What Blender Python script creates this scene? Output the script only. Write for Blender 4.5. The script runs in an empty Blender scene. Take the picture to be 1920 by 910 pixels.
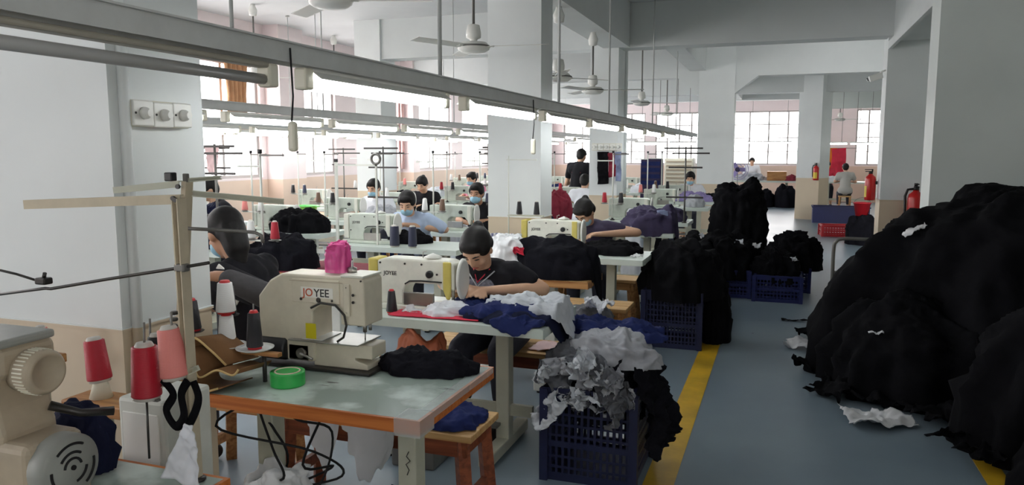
import bpy, bmesh, math, random
import numpy as np
from mathutils import Vector, Matrix, Euler, noise

SC = bpy.context.scene
COL = SC.collection
PI = math.pi
R = math.radians
# ------------------------------------------------------------------ camera
EYE = 1.60
FPX, CXP, CYP, VPX, HZY = 1420.0, 960.0, 455.0, 1468.0, 287.0
TILT = math.atan((CYP - HZY) / FPX)
YAW = math.atan((VPX - CXP) / math.hypot(FPX, CYP - HZY))
cam = bpy.data.cameras.new('camera')
cam.sensor_fit = 'HORIZONTAL'; cam.sensor_width = 36.0
cam.lens = FPX / 1920.0 * 36.0
cam.clip_start = 0.05; cam.clip_end = 200
camo = bpy.data.objects.new('camera', cam); COL.objects.link(camo)
camo.location = (0, 0, EYE)
camo.rotation_euler = (PI / 2 - TILT, 0, YAW)
SC.camera = camo
# ------------------------------------------------------------------ light
w = bpy.data.worlds.new('sky'); SC.world = w; w.use_nodes = True
bg = w.node_tree.nodes['Background']
bg.inputs[0].default_value = (1.0, 0.97, 0.965, 1); bg.inputs[1].default_value = 7.5
SC.view_settings.view_transform = 'Standard'
SC.view_settings.look = 'None'
SC.view_settings.exposure = 0.5
SC.view_settings.gamma = 1.0
SC.view_settings.use_curve_mapping = False
SC.cycles.use_denoising = True
SC.cycles.max_bounces = 8
SC.cycles.diffuse_bounces = 5
SC.cycles.caustics_reflective = False
SC.cycles.caustics_refractive = False
SC.cycles.sample_clamp_indirect = 6.0

_f = Vector((-math.sin(YAW) * math.cos(TILT), math.cos(YAW) * math.cos(TILT), -math.sin(TILT)))
_r = Vector((math.cos(YAW), math.sin(YAW), 0))
_u = _r.cross(_f)


def at(px, py, Y):
    """world point on the vertical plane y=Y for a position measured in the photo"""
    d = _f + _r * ((px - CXP) / FPX) + _u * ((CYP - py) / FPX)
    return Vector((0, 0, EYE)) + d * (Y / d.y)


def onz(px, py, z):
    d = _f + _r * ((px - CXP) / FPX) + _u * ((CYP - py) / FPX)
    return Vector((0, 0, EYE)) + d * ((z - EYE) / d.z)


# ------------------------------------------------------------------ materials
def lin(c):
    c = c / 255.0
    return c / 12.92 if c <= 0.04045 else ((c + 0.055) / 1.055) ** 2.4


def rgb(r, g, b):
    return (lin(r), lin(g), lin(b), 1.0)


MATS = {}


def mat(name, col, rough=0.6, metal=0.0, var=0.0, scale=8.0, bump=0.0, bscale=60.0, emit=None, alpha=1.0, spec=None, trans=0.0):
    """plain paint / cloth / metal: base colour broken up by noise, fine relief by bump"""
    m = bpy.data.materials.new(name); m.use_nodes = True
    nt = m.node_tree; b = nt.nodes['Principled BSDF']
    b.inputs['Base Color'].default_value = col
    b.inputs['Roughness'].default_value = rough
    b.inputs['Metallic'].default_value = metal
    if spec is not None:
        b.inputs['Specular IOR Level'].default_value = spec
    if trans:
        b.inputs['Transmission Weight'].default_value = trans
    if alpha < 1:
        b.inputs['Alpha'].default_value = alpha
    if var or bump:
        tc = nt.nodes.new('ShaderNodeTexCoord')
    if var:
        n = nt.nodes.new('ShaderNodeTexNoise'); n.inputs['Scale'].default_value = scale
        n.inputs['Detail'].default_value = 5; n.inputs['Roughness'].default_value = 0.6
        nt.links.new(tc.outputs['Object'], n.inputs['Vector'])
        r = nt.nodes.new('ShaderNodeValToRGB')
        r.color_ramp.elements[0].position = 0.32; r.color_ramp.elements[1].position = 0.68
        r.color_ramp.elements[0].color = tuple(c * (1 - var) for c in col[:3]) + (1,)
        r.color_ramp.elements[1].color = tuple(min(1, c * (1 + var * 0.6)) for c in col[:3]) + (1,)
        nt.links.new(n.outputs['Fac'], r.inputs['Fac'])
        nt.links.new(r.outputs['Color'], b.inputs['Base Color'])
    if bump:
        n2 = nt.nodes.new('ShaderNodeTexNoise'); n2.inputs['Scale'].default_value = bscale
        n2.inputs['Detail'].default_value = 3
        nt.links.new(tc.outputs['Object'], n2.inputs['Vector'])
        bp = nt.nodes.new('ShaderNodeBump'); bp.inputs['Strength'].default_value = bump
        bp.inputs['Distance'].default_value = 0.01
        nt.links.new(n2.outputs['Fac'], bp.inputs['Height'])
        nt.links.new(bp.outputs['Normal'], b.inputs['Normal'])
    if emit:
        b.inputs['Emission Color'].default_value = emit[0]
        b.inputs['Emission Strength'].default_value = emit[1]
    MATS[name] = m
    return m


def two_tone_wall(name, upper, lower, split):
    """wall paint: pale above, beige oil paint dado below, faint scuffs"""
    m = bpy.data.materials.new(name); m.use_nodes = True
    nt = m.node_tree; b = nt.nodes['Principled BSDF']; b.inputs['Roughness'].default_value = 0.55
    g = nt.nodes.new('ShaderNodeNewGeometry'); s = nt.nodes.new('ShaderNodeSeparateXYZ')
    nt.links.new(g.outputs['Position'], s.inputs[0])
    c = nt.nodes.new('ShaderNodeMath'); c.operation = 'GREATER_THAN'; c.inputs[1].default_value = split
    nt.links.new(s.outputs['Z'], c.inputs[0])
    mx = nt.nodes.new('ShaderNodeMix'); mx.data_type = 'RGBA'
    mx.inputs['A'].default_value = lower; mx.inputs['B'].default_value = upper
    nt.links.new(c.outputs[0], mx.inputs['Factor'])
    n = nt.nodes.new('ShaderNodeTexNoise'); n.inputs['Scale'].default_value = 1.7; n.inputs['Detail'].default_value = 6
    nt.links.new(g.outputs['Position'], n.inputs['Vector'])
    mr = nt.nodes.new('ShaderNodeMapRange'); mr.inputs[1].default_value = 0.3; mr.inputs[2].default_value = 0.75
    mr.inputs[3].default_value = 0.93; mr.inputs[4].default_value = 1.03
    nt.links.new(n.outputs['Fac'], mr.inputs[0])
    hs = nt.nodes.new('ShaderNodeHueSaturation'); nt.links.new(mr.outputs[0], hs.inputs['Value'])
    nt.links.new(mx.outputs['Result'], hs.inputs['Color'])
    nt.links.new(hs.outputs['Color'], b.inputs['Base Color'])
    MATS[name] = m
    return m


def floor_paint():
    m = bpy.data.materials.new('floor_paint'); m.use_nodes = True
    nt = m.node_tree; b = nt.nodes['Principled BSDF']
    tc = nt.nodes.new('ShaderNodeNewGeometry')
    n = nt.nodes.new('ShaderNodeTexNoise'); n.inputs['Scale'].default_value = 1.1; n.inputs['Detail'].default_value = 8
    nt.links.new(tc.outputs['Position'], n.inputs['Vector'])
    r = nt.nodes.new('ShaderNodeValToRGB')
    r.color_ramp.elements[0].position = .3; r.color_ramp.elements[0].color = rgb(106, 121, 133)
    r.color_ramp.elements[1].position = .72; r.color_ramp.elements[1].color = rgb(132, 147, 156)
    nt.links.new(n.outputs['Fac'], r.inputs['Fac'])
    # dropped threads and scuff specks
    v = nt.nodes.new('ShaderNodeTexVoronoi'); v.inputs['Scale'].default_value = 5.0; v.inputs['Randomness'].default_value = 1
    nt.links.new(tc.outputs['Position'], v.inputs['Vector'])
    lt = nt.nodes.new('ShaderNodeMath'); lt.operation = 'LESS_THAN'; lt.inputs[1].default_value = .055
    nt.links.new(v.outputs['Distance'], lt.inputs[0])
    n2 = nt.nodes.new('ShaderNodeTexNoise'); n2.inputs['Scale'].default_value = .9
    nt.links.new(tc.outputs['Position'], n2.inputs['Vector'])
    g2 = nt.nodes.new('ShaderNodeMath'); g2.operation = 'GREATER_THAN'; g2.inputs[1].default_value = .55
    nt.links.new(n2.outputs['Fac'], g2.inputs[0])
    mu = nt.nodes.new('ShaderNodeMath'); mu.operation = 'MULTIPLY'
    nt.links.new(lt.outputs[0], mu.inputs[0]); nt.links.new(g2.outputs[0], mu.inputs[1])
    mx = nt.nodes.new('ShaderNodeMix'); mx.data_type = 'RGBA'; mx.inputs['B'].default_value = rgb(45, 48, 55)
    nt.links.new(mu.outputs[0], mx.inputs['Factor']); nt.links.new(r.outputs['Color'], mx.inputs['A'])
    nt.links.new(mx.outputs['Result'], b.inputs['Base Color'])
    b.inputs['Roughness'].default_value = .32
    rr = nt.nodes.new('ShaderNodeMapRange'); rr.inputs[3].default_value = .22; rr.inputs[4].default_value = .48
    nt.links.new(n.outputs['Fac'], rr.inputs[0]); nt.links.new(rr.outputs[0], b.inputs['Roughness'])
    MATS['floor_paint'] = m


def stripes(name, a, bcol, scale, rot=0.0):
    m = bpy.data.materials.new(name); m.use_nodes = True
    nt = m.node_tree; b = nt.nodes['Principled BSDF']; b.inputs['Roughness'].default_value = .8
    tc = nt.nodes.new('ShaderNodeTexCoord'); wv = nt.nodes.new('ShaderNodeTexWave')
    wv.inputs['Scale'].default_value = scale; wv.bands_direction = 'X'
    nt.links.new(tc.outputs['Object'], wv.inputs['Vector'])
    r = nt.nodes.new('ShaderNodeValToRGB'); r.color_ramp.interpolation = 'CONSTANT'
    r.color_ramp.elements[0].color = a; r.color_ramp.elements[1].position = .5; r.color_ramp.elements[1].color = bcol
    nt.links.new(wv.outputs['Fac'], r.inputs['Fac']); nt.links.new(r.outputs['Color'], b.inputs['Base Color'])
    MATS[name] = m


def thread_mat(name, col, rough=.45):
    """wound thread: fine horizontal ridges"""
    m = bpy.data.materials.new(name); m.use_nodes = True
    nt = m.node_tree; b = nt.nodes['Principled BSDF']; b.inputs['Base Color'].default_value = col
    b.inputs['Roughness'].default_value = rough
    tc = nt.nodes.new('ShaderNodeTexCoord'); wv = nt.nodes.new('ShaderNodeTexWave'); wv.bands_direction = 'Z'
    wv.inputs['Scale'].default_value = 120; wv.inputs['Distortion'].default_value = 2
    nt.links.new(tc.outputs['Object'], wv.inputs['Vector'])
    bp = nt.nodes.new('ShaderNodeBump'); bp.inputs['Strength'].default_value = .35; bp.inputs['Distance'].default_value = .002
    nt.links.new(wv.outputs['Fac'], bp.inputs['Height']); nt.links.new(bp.outputs['Normal'], b.inputs['Normal'])
    MATS[name] = m


def wood(name, a, c, scale=3.0, rough=.5):
    m = bpy.data.materials.new(name); m.use_nodes = True
    nt = m.node_tree; b = nt.nodes['Principled BSDF']; b.inputs['Roughness'].default_value = rough
    tc = nt.nodes.new('ShaderNodeTexCoord'); mp = nt.nodes.new('ShaderNodeMapping')
    mp.inputs['Scale'].default_value = (scale * .6, scale * 9, scale * 9)
    nt.links.new(tc.outputs['Object'], mp.inputs[0])
    n = nt.nodes.new('ShaderNodeTexNoise'); n.inputs['Scale'].default_value = 1.6; n.inputs['Detail'].default_value = 6
    n.inputs['Distortion'].default_value = .6
    nt.links.new(mp.outputs[0], n.inputs['Vector'])
    r = nt.nodes.new('ShaderNodeValToRGB'); r.color_ramp.elements[0].position = .35; r.color_ramp.elements[1].position = .65
    r.color_ramp.elements[0].color = a; r.color_ramp.elements[1].color = c
    nt.links.new(n.outputs['Fac'], r.inputs['Fac']); nt.links.new(r.outputs['Color'], b.inputs['Base Color'])
    MATS[name] = m


def worn_top(name, base, patch, dark):
    """sewing table laminate rubbed white in places and scratched dark in others"""
    m = bpy.data.materials.new(name); m.use_nodes = True
    nt = m.node_tree; b = nt.nodes['Principled BSDF']
    tc = nt.nodes.new('ShaderNodeTexCoord')
    n = nt.nodes.new('ShaderNodeTexNoise'); n.inputs['Scale'].default_value = 5; n.inputs['Detail'].default_value = 8
    nt.links.new(tc.outputs['Object'], n.inputs['Vector'])
    r = nt.nodes.new('ShaderNodeValToRGB')
    e = r.color_ramp.elements; e[0].position = .0; e[0].color = base; e[1].position = .62; e[1].color = patch
    x = e.new(.48); x.color = base
    nt.links.new(n.outputs['Fac'], r.inputs['Fac'])
    mp = nt.nodes.new('ShaderNodeMapping'); mp.inputs['Scale'].default_value = (3, 16, 3)
    nt.links.new(tc.outputs['Object'], mp.inputs[0])
    n2 = nt.nodes.new('ShaderNodeTexNoise'); n2.inputs['Scale'].default_value = 2.4; n2.inputs['Detail'].default_value = 4
    nt.links.new(mp.outputs[0], n2.inputs['Vector'])
    r2 = nt.nodes.new('ShaderNodeValToRGB'); r2.color_ramp.elements[0].position = .70; r2.color_ramp.elements[1].position = .73
    nt.links.new(n2.outputs['Fac'], r2.inputs['Fac'])
    mx = nt.nodes.new('ShaderNodeMix'); mx.data_type = 'RGBA'; mx.inputs['B'].default_value = dark
    nt.links.new(r2.outputs['Color'], mx.inputs['Factor']); nt.links.new(r.outputs['Color'], mx.inputs['A'])
    nt.links.new(mx.outputs['Result'], b.inputs['Base Color'])
    b.inputs['Roughness'].default_value = .3
    MATS[name] = m


two_tone_wall('column_paint', rgb(226, 230, 229), rgb(214, 197, 172), 1.0)
two_tone_wall('window_wall_glare_paint', rgb(238, 224, 224), rgb(222, 198, 180), 1.17)  # upper pink is the overexposed window light put into the wall colour
two_tone_wall('right_wall_paint', rgb(210, 216, 212), rgb(196, 186, 162), 1.0)
mat('ceiling_paint', rgb(214, 216, 217), .8, var=.04, scale=1.5)
mat('beam_paint', rgb(212, 216, 215), .8, var=.05, scale=1.2)
floor_paint()
mat('line_yellow', rgb(206, 164, 40), .45, var=.4, scale=2.2)
mat('aluminium', rgb(176, 180, 182), .35, .8, var=.06)
mat('frame_grey', rgb(172, 168, 166), .5)  # paler grey: glare washing out the window frames is put into the colour
mat('frame_dark', rgb(76, 72, 70), .5)
mat('rail_grey', rgb(198, 200, 198), .5, .0, var=.08)
mat('rail_beige', rgb(168, 163, 150), .5, .1, var=.08)
mat('white_plastic', rgb(232, 232, 226), .4)
mat('cream_plastic', rgb(226, 222, 204), .4)
mat('black_plastic', rgb(26, 26, 28), .45)
mat('dark_steel', rgb(66, 64, 62), .4, .6, var=.15)
mat('steel', rgb(170, 168, 162), .3, .9, var=.1)
mat('steel_dull', rgb(122, 120, 116), .5, .5, var=.12)
mat('rubber', rgb(20, 20, 22), .8)
mat('tube_lit', rgb(255, 255, 255), .5, emit=((.95, .98, 1, 1), 13.0))
mat('tube_dead', rgb(168, 168, 166), .35)
mat('pane_glass', rgb(235, 240, 240), .05, alpha=.12)
mat('curtain_tan', rgb(196, 150, 112), .9, var=.15)
mat('curtain_pink', rgb(226, 190, 186), .9, var=.12)
mat('machine_cream', rgb(218, 210, 190), .42, var=.09, scale=9, bump=.03)
mat('machine_white', rgb(224, 224, 212), .4, var=.1, scale=11, bump=.03)
mat('machine_green', rgb(196, 203, 192), .42, var=.12, scale=9)
mat('machine_tan', rgb(176, 162, 140), .5, var=.12, scale=8)
mat('machine_yellow', rgb(206, 190, 100), .5, var=.14)
mat('machine_grey', rgb(150, 152, 146), .45, var=.14)
mat('logo_orange', rgb(196, 92, 56), .5)
mat('logo_black', rgb(44, 42, 40), .5)
mat('logo_white', rgb(240, 238, 230), .5)
worn_top('top_green', rgb(146, 160, 152), rgb(208, 220, 214), rgb(70, 72, 70))
worn_top('top_white', rgb(196, 206, 198), rgb(222, 230, 224), rgb(110, 116, 112))
mat('top_pale', rgb(206, 216, 208), .35, var=.05)
wood('edge_orange', rgb(176, 92, 34), rgb(206, 122, 56))
wood('bench_wood', rgb(150, 98, 54), rgb(196, 146, 92))
wood('bench_top', rgb(184, 140, 86), rgb(214, 176, 122))
wood('red_wood', rgb(112, 54, 32), rgb(150, 80, 48))
mat('leg_cream', rgb(190, 190, 172), .5, var=.1, scale=6)
mat('leg_white', rgb(214, 216, 208), .5, var=.08)
mat('stand_cream', rgb(196, 184, 160), .5, .1, var=.1, scale=14)
mat('tape_green', rgb(54, 176, 84), .3)
mat('tape_core', rgb(232, 190, 184), .6)
mat('clear_tape', rgb(225, 232, 232), .12, alpha=.35)
mat('crate_blue', rgb(24, 34, 92), .5, var=.12)
mat('crate_navy', rgb(24, 30, 66), .5, var=.12)
mat('crate_red', rgb(190, 30, 42), .5)
mat('cloth_black', rgb(17, 17, 20), .95, var=.25, scale=5, bump=.25, bscale=35, spec=.1)
mat('cloth_black2', rgb(24, 24, 30), .95, var=.25, scale=7, bump=.25, bscale=40, spec=.1)
mat('cloth_navy', rgb(34, 44, 92), .85, var=.22, scale=9, bump=.2, bscale=50, spec=.2)
mat('cloth_navy_dark', rgb(24, 28, 52), .9, var=.25, scale=9, bump=.2, bscale=50, spec=.15)
mat('cloth_white', rgb(222, 224, 230), .8, var=.06, scale=9)
mat('cloth_grey', rgb(168, 170, 176), .85, var=.14, scale=14)
mat('cloth_grey_light', rgb(196, 200, 206), .85, var=.12, scale=14)
mat('cloth_grey_dark', rgb(96, 98, 104), .9, var=.2, scale=14)
mat('cloth_red', rgb(206, 46, 72), .8, var=.1)
mat('cloth_maroon', rgb(124, 28, 48), .85, var=.1)
mat('cloth_purple', rgb(54, 46, 76), .85, var=.2)
mat('cloth_lilac', rgb(150, 138, 188), .85, var=.2)
mat('cloth_bluegrey', rgb(124, 134, 166), .85, var=.2)
mat('cloth_brown', rgb(126, 90, 56), .9, var=.2, bump=.1)
mat('cloth_brown_edge', rgb(206, 176, 120), .8)
mat('cloth_orange', rgb(228, 132, 40), .85, var=.1)
mat('cloth_pink', rgb(236, 150, 178), .85, var=.1)
mat('cloth_blush', rgb(226, 196, 196), .85, var=.1)
mat('bag_pink', rgb(232, 84, 158), .35, var=.12, scale=14, alpha=.92)
mat('bag_white', rgb(236, 238, 240), .25, var=.06, scale=10)
mat('paper', rgb(214, 214, 216), .75, var=.05)
mat('basin_green', rgb(116, 214, 116), .35)
mat('ext_red', rgb(196, 30, 30), .3)
mat('ext_label', rgb(226, 196, 70), .5)
mat('rust_bag', rgb(168, 92, 62), .6, var=.15)
mat('sleeve_grey', rgb(70, 68, 70), .85, var=.2, scale=22)
mat('skin', rgb(206, 164, 136), .55, var=.05)
mat('skin_deep', rgb(182, 136, 108), .55, var=.05)
mat('hair', rgb(24, 21, 21), .6, var=.3, scale=40, spec=.3)
mat('mask_blue', rgb(148, 190, 212), .7)
mat('lips', rgb(164, 86, 80), .45)
mat('shirt_blue', rgb(176, 192, 218), .8, var=.1)
mat('shirt_violet', rgb(56, 48, 74), .85, var=.15)
mat('shirt_black', rgb(30, 29, 34), .88, var=.2, spec=.2)
mat('shirt_grey', rgb(168, 166, 160), .85)
mat('apron_grey', rgb(112, 112, 124), .9, var=.5, scale=70)
mat('trouser', rgb(44, 46, 58), .9)
mat('jeans', rgb(112, 136, 160), .85, var=.15)
mat('shoe', rgb(52, 48, 48), .7)
mat('print_red', rgb(206, 52, 62), .8)
mat('cloth_blue', rgb(52, 94, 190), .8)
for nm, c in (('thread_red', rgb(178, 28, 48)), ('thread_pink', rgb(232, 138, 132)), ('thread_black', rgb(28, 27, 32)),
              ('thread_white', rgb(232, 232, 230)), ('thread_navy', rgb(44, 48, 72)), ('thread_brown', rgb(110, 84, 66))):
    thread_mat(nm, c)
mat('cone_core', rgb(196, 192, 184), .5)
mat('cone_red', rgb(196, 44, 48), .5)
mat('saucer', rgb(226, 228, 226), .3)
stripes('stripe_cloth', rgb(228, 228, 232), rgb(128, 130, 162), 9)
mat('sticker_blue', rgb(96, 150, 190), .5, var=.4, scale=30)
mat('paint_yellow', rgb(224, 208, 40), .4)
mat('exit_sign', rgb(206, 206, 150), .5)
mat('leaf', rgb(70, 104, 66), .6)


# ------------------------------------------------------------------ mesh helpers
class MB:
    """collects boxes, tubes, lathes into one mesh"""

    def __init__(s):
        s.v = []; s.f = []; s.m = []; s.cur = 0; s.sm = []

    def add(s, vs, fs, smooth=False):
        o = len(s.v)
        s.v.extend([tuple(v) for v in vs])
        for f in fs:
            s.f.append(tuple(i + o for i in f)); s.m.append(s.cur); s.sm.append(smooth)
        return s

    def slot(s, i):
        s.cur = i; return s

    def box(s, x0, x1, y0, y1, z0, z1, M=None, taper=None):
        vs = [Vector(p) for p in ((x0, y0, z0), (x1, y0, z0), (x1, y1, z0), (x0, y1, z0), (x0, y0, z1), (x1, y0, z1), (x1, y1, z1), (x0, y1, z1))]
        if taper:
            cx, cy = (x0 + x1) / 2, (y0 + y1) / 2
            for v in vs[4:]:
                v.x = cx + (v.x - cx) * taper; v.y = cy + (v.y - cy) * taper
        if M:
            vs = [M @ v for v in vs]
        return s.add(vs, [(3, 2, 1, 0), (4, 5, 6, 7), (0, 1, 5, 4), (1, 2, 6, 5), (2, 3, 7, 6), (3, 0, 4, 7)])

    def rbox(s, x0, x1, y0, y1, z0, z1, r=.01, seg=2, M=None):
        """box with rounded edges"""
        b = bmesh.new()
        bmesh.ops.create_cube(b, size=1)
        for v in b.verts:
            v.co = Vector(((x0 + x1) / 2 + v.co.x * (x1 - x0), (y0 + y1) / 2 + v.co.y * (y1 - y0), (z0 + z1) / 2 + v.co.z * (z1 - z0)))
        r = min(r, .49 * min(abs(x1 - x0), abs(y1 - y0), abs(z1 - z0)))
        bmesh.ops.bevel(b, geom=list(b.edges), offset=r, segments=seg, profile=.5, affect='EDGES')
        return s.addbm(b, M)

    def addbm(s, b, M=None, smooth=False):
        b.verts.index_update()
        vs = [(M @ v.co if M else v.co.copy()) for v in b.verts]
        s.add(vs, [tuple(v.index for v in f.verts) for f in b.faces], smooth)
        b.free(); return s

    def cyl(s, p0, p1, r0, r1=None, seg=12, caps=True, smooth=True):
        return s.tube([p0, p1], [r0, r0 if r1 is None else r1], seg, caps, smooth)

    def tube(s, pts, rad, seg=8, caps=True, smooth=True, flat=1.0):
        pts = [Vector(p) for p in pts]; n = len(pts)
        if not isinstance(rad, (list, tuple)):
            rad = [rad] * n
        o = len(s.v); prev = None
        for i, p in enumerate(pts):
            t = (pts[min(i + 1, n - 1)] - pts[max(i - 1, 0)])
            t = t.normalized() if t.length > 1e-9 else Vector((0, 0, 1))
            if prev is None:
                a = Vector((0, 0, 1)) if abs(t.z) < .9 else Vector((1, 0, 0))
                a = (a - t * a.dot(t)).normalized()
            else:
                a = (prev - t * prev.dot(t))
                a = a.normalized() if a.length > 1e-6 else t.orthogonal().normalized()
            prev = a; b = t.cross(a)
            for k in range(seg):
                q = 2 * PI * k / seg
                s.v.append(tuple(p + (a * math.cos(q) + b * math.sin(q) * flat) * rad[i]))
        for i in range(n - 1):
            for k in range(seg):
                k2 = (k + 1) % seg
                s.f.append((o + i * seg + k, o + i * seg + k2, o + (i + 1) * seg + k2, o + (i + 1) * seg + k))
                s.m.append(s.cur); s.sm.append(smooth)
        if caps:
            s.f.append(tuple(o + k for k in range(seg))[::-1]); s.m.append(s.cur); s.sm.append(False)
            s.f.append(tuple(o + (n - 1) * seg + k for k in range(seg))); s.m.append(s.cur); s.sm.append(False)
        return s

    def lathe(s, prof, seg=20, M=None, smooth=True):
        """profile of (r, z); M places it"""
        o = len(s.v); n = len(prof)
        for r, z in prof:
            for k in range(seg):
                q = 2 * PI * k / seg
                v = Vector((r * math.cos(q), r * math.sin(q), z))
                s.v.append(tuple(M @ v if M else v))
        for i in range(n - 1):
            for k in range(seg):
                k2 = (k + 1) % seg
                s.f.append((o + i * seg + k, o + i * seg + k2, o + (i + 1) * seg + k2, o + (i + 1) * seg + k)); s.m.append(s.cur); s.sm.append(smooth)
        if prof[0][0] > 1e-6:
            s.f.append(tuple(o + k for k in range(seg))[::-1]); s.m.append(s.cur); s.sm.append(False)
        if prof[-1][0] > 1e-6:
            s.f.append(tuple(o + (n - 1) * seg + k for k in range(seg))); s.m.append(s.cur); s.sm.append(False)
        return s

    def prism(s, poly, y0, y1, M=None):
        """outline in (x, z) pulled from y0 to y1"""
        n = len(poly)
        vs = [Vector((x, y0, z)) for x, z in poly] + [Vector((x, y1, z)) for x, z in poly]
        if M:
            vs = [M @ v for v in vs]
        fs = [tuple(range(n)), tuple(range(2 * n - 1, n - 1, -1))]
        for i in range(n):
            j = (i + 1) % n
            fs.append((i, i + n, j + n, j))
        return s.add(vs, fs)

    def rprism(s, poly, y0, y1, r=.01, seg=2, M=None):
        b = bmesh.new()
        a = [b.verts.new((x, y0, z)) for x, z in poly]
        f = b.faces.new(a)
        e = bmesh.ops.extrude_face_region(b, geom=[f])
        for v in e['geom']:
            if isinstance(v, bmesh.types.BMVert):
                v.co.y = y1
        bmesh.ops.recalc_face_normals(b, faces=list(b.faces))
        bmesh.ops.bevel(b, geom=list(b.edges), offset=r, segments=seg, profile=.5, affect='EDGES', clamp_overlap=True)
        return s.addbm(b, M)

    def mesh(s, name, mats):
        me = bpy.data.meshes.new(name)
        me.from_pydata(s.v, [], s.f)
        for m in mats:
            me.materials.append(MATS[m] if isinstance(m, str) else m)
        if s.f:
            me.polygons.foreach_set('material_index', s.m)
            me.polygons.foreach_set('use_smooth', s.sm)
        b = bmesh.new(); b.from_mesh(me)
        bmesh.ops.recalc_face_normals(b, faces=list(b.faces)); b.to_mesh(me); b.free()
        me.update()
        return me

    def build(s, name, m, parent=None, **kw):
        if not isinstance(m, (list, tuple)):
            m = [m]
        return link(name, s.mesh(name, m), parent, **kw)


def link(name, me, parent=None, loc=None, rot=None):
    o = bpy.data.objects.new(name, me); COL.objects.link(o)
    o.parent = parent
    if loc is not None:
        o.location = loc
    if rot is not None:
        o.rotation_euler = rot
    return o


def tag(o, label=None, cat=None, group=None, kind=None):
    if label: o['label'] = label
    if cat: o['category'] = cat
    if group: o['group'] = group
    if kind: o['kind'] = kind
    return o


def thing(name, label, cat, loc=(0, 0, 0), rz=0.0, group=None):
    o = bpy.data.objects.new(name, None); COL.objects.link(o)
    o.empty_display_size = .1
    o.location = loc; o.rotation_euler = (0, 0, rz)
    return tag(o, label, cat, group)


def copy_tree(o, parent=None, kids=None):
    c = o.copy(); COL.objects.link(c); c.parent = parent
    for ch in list(o.children):
        copy_tree(ch, c)
    return c


def place(proto, used, loc, rz=0.0, label=None, group=None):
    """first call moves the prototype itself, later ones copy it with its parts"""
    if proto.name in used:
        o = copy_tree(proto)
    else:
        used.add(proto.name); o = proto
    o.location = loc; o.rotation_euler = (0, 0, rz)
    if label: o['label'] = label
    if group: o['group'] = group
    return o


USED = set()


def S(o):
    o['kind'] = 'structure'; return o


def sbox(name, x0, x1, y0, y1, z0, z1, m, parent=None):
    o = MB().box(x0, x1, y0, y1, z0, z1).build(name, m, parent)
    if parent is None:
        S(o)
    return o


ORD = ['first', 'second', 'third', 'fourth', 'fifth', 'sixth', 'seventh', 'eighth', 'ninth', 'tenth', 'eleventh', 'twelfth', 'thirteenth', 'fourteenth']


# ------------------------------------------------------------------ the hall
XL, XR, YB, YF, ZC, ZB = -8.0, 3.2, -4.0, 27.0, 3.65, 3.05
sbox('floor', XL - .3, XR + .3, YB - .3, YF + .3, -.15, 0, 'floor_paint')
sbox('ceiling', XL - .3, XR + .3, YB - .3, YF + .3, ZC, ZC + .15, 'ceiling_paint')
# painted aisle lines
sbox('floor_line_left', -.58, -.435, -4, 7.9, .0002, .0022, 'line_yellow')
sbox('floor_line_right', 1.0, 1.11, -4, 6.9, .0002, .0022, 'line_yellow')

NWIN = [0]


def window(axis, pos, a0, a1, z0, z1, nx, nz, inward, label=None):
    """glazed opening in a wall: frame, mullions, one object per pane"""
    NWIN[0] += 1
    root = bpy.data.objects.new('window_%d' % NWIN[0], None); COL.objects.link(root); S(root)
    def P(b, a_0, a_1, d0, d1, zz0, zz1):
        if axis == 'x':
            b.box(pos + d0, pos + d1, a_0, a_1, zz0, zz1)
        else:
            b.box(a_0, a_1, pos + d0, pos + d1, zz0, zz1)
    t = .05
    fr = MB()
    for (p0, p1, q0, q1) in ((a0, a1, z0, z0 + t), (a0, a1, z1 - t, z1), (a0, a0 + t, z0 + t, z1 - t), (a1 - t, a1, z0 + t, z1 - t)):
        P(fr, p0, p1, -.04, .04, q0, q1)
    fr.build('window_frame', 'frame_grey', root)
    for i in range(1, nx):
        a = a0 + (a1 - a0) * i / nx; b = MB(); P(b, a - .025, a + .025, -.03, .03, z0 + t, z1 - t); b.build('mullion', 'frame_grey', root)
    for k in range(1, nz):
        z = z0 + (z1 - z0) * k / nz; b = MB(); P(b, a0 + t, a1 - t, -.02, .02, z - .016, z + .016); b.build('glazing_bar', 'frame_grey', root)
    for i in range(nx):
        for k in range(nz):
            b = MB()
            P(b, a0 + (a1 - a0) * i / nx + .03, a0 + (a1 - a0) * (i + 1) / nx - .03, -.003, .003, z0 + (z1 - z0) * k / nz + .02, z0 + (z1 - z0) * (k + 1) / nz - .02)
            b.build('pane', 'pane_glass', root)
    # sky light enters here: portal only steers the sampling of the world through this opening
    li = bpy.data.lights.new('window_portal_%d' % NWIN[0], 'AREA'); li.shape = 'RECTANGLE'
    li.size = a1 - a0; li.size_y = z1 - z0; li.cycles.is_portal = True
    lo = bpy.data.objects.new('window_portal_%d' % NWIN[0], li); COL.objects.link(lo)
    mid = (a0 + a1) / 2
    lo.location = (pos, mid, (z0 + z1) / 2) if axis == 'x' else (mid, pos, (z0 + z1) / 2)
    d = Vector((inward, 0, 0)) if axis == 'x' else Vector((0, inward, 0))
    lo.rotation_euler = d.to_track_quat('-Z', 'Z').to_euler()
    return root


def wall_with_windows(name, axis, pos, thick, a0, a1, wins, z0, z1, m):
    """one wall mesh with rectangular openings"""
    b = MB()
    def P(p0, p1, q0, q1):
        lo, hi = min(pos, pos + thick), max(pos, pos + thick)
        if axis == 'x':
            b.box(lo, hi, p0, p1, q0, q1)
        else:
            b.box(p0, p1, lo, hi, q0, q1)
    P(a0, a1, 0, z0); P(a0, a1, z1, ZC)
    c = a0
    for (s, e) in wins:
        P(c, s, z0, z1); c = e
    P(c, a1, z0, z1)
    return S(b.build(name, m))


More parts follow.
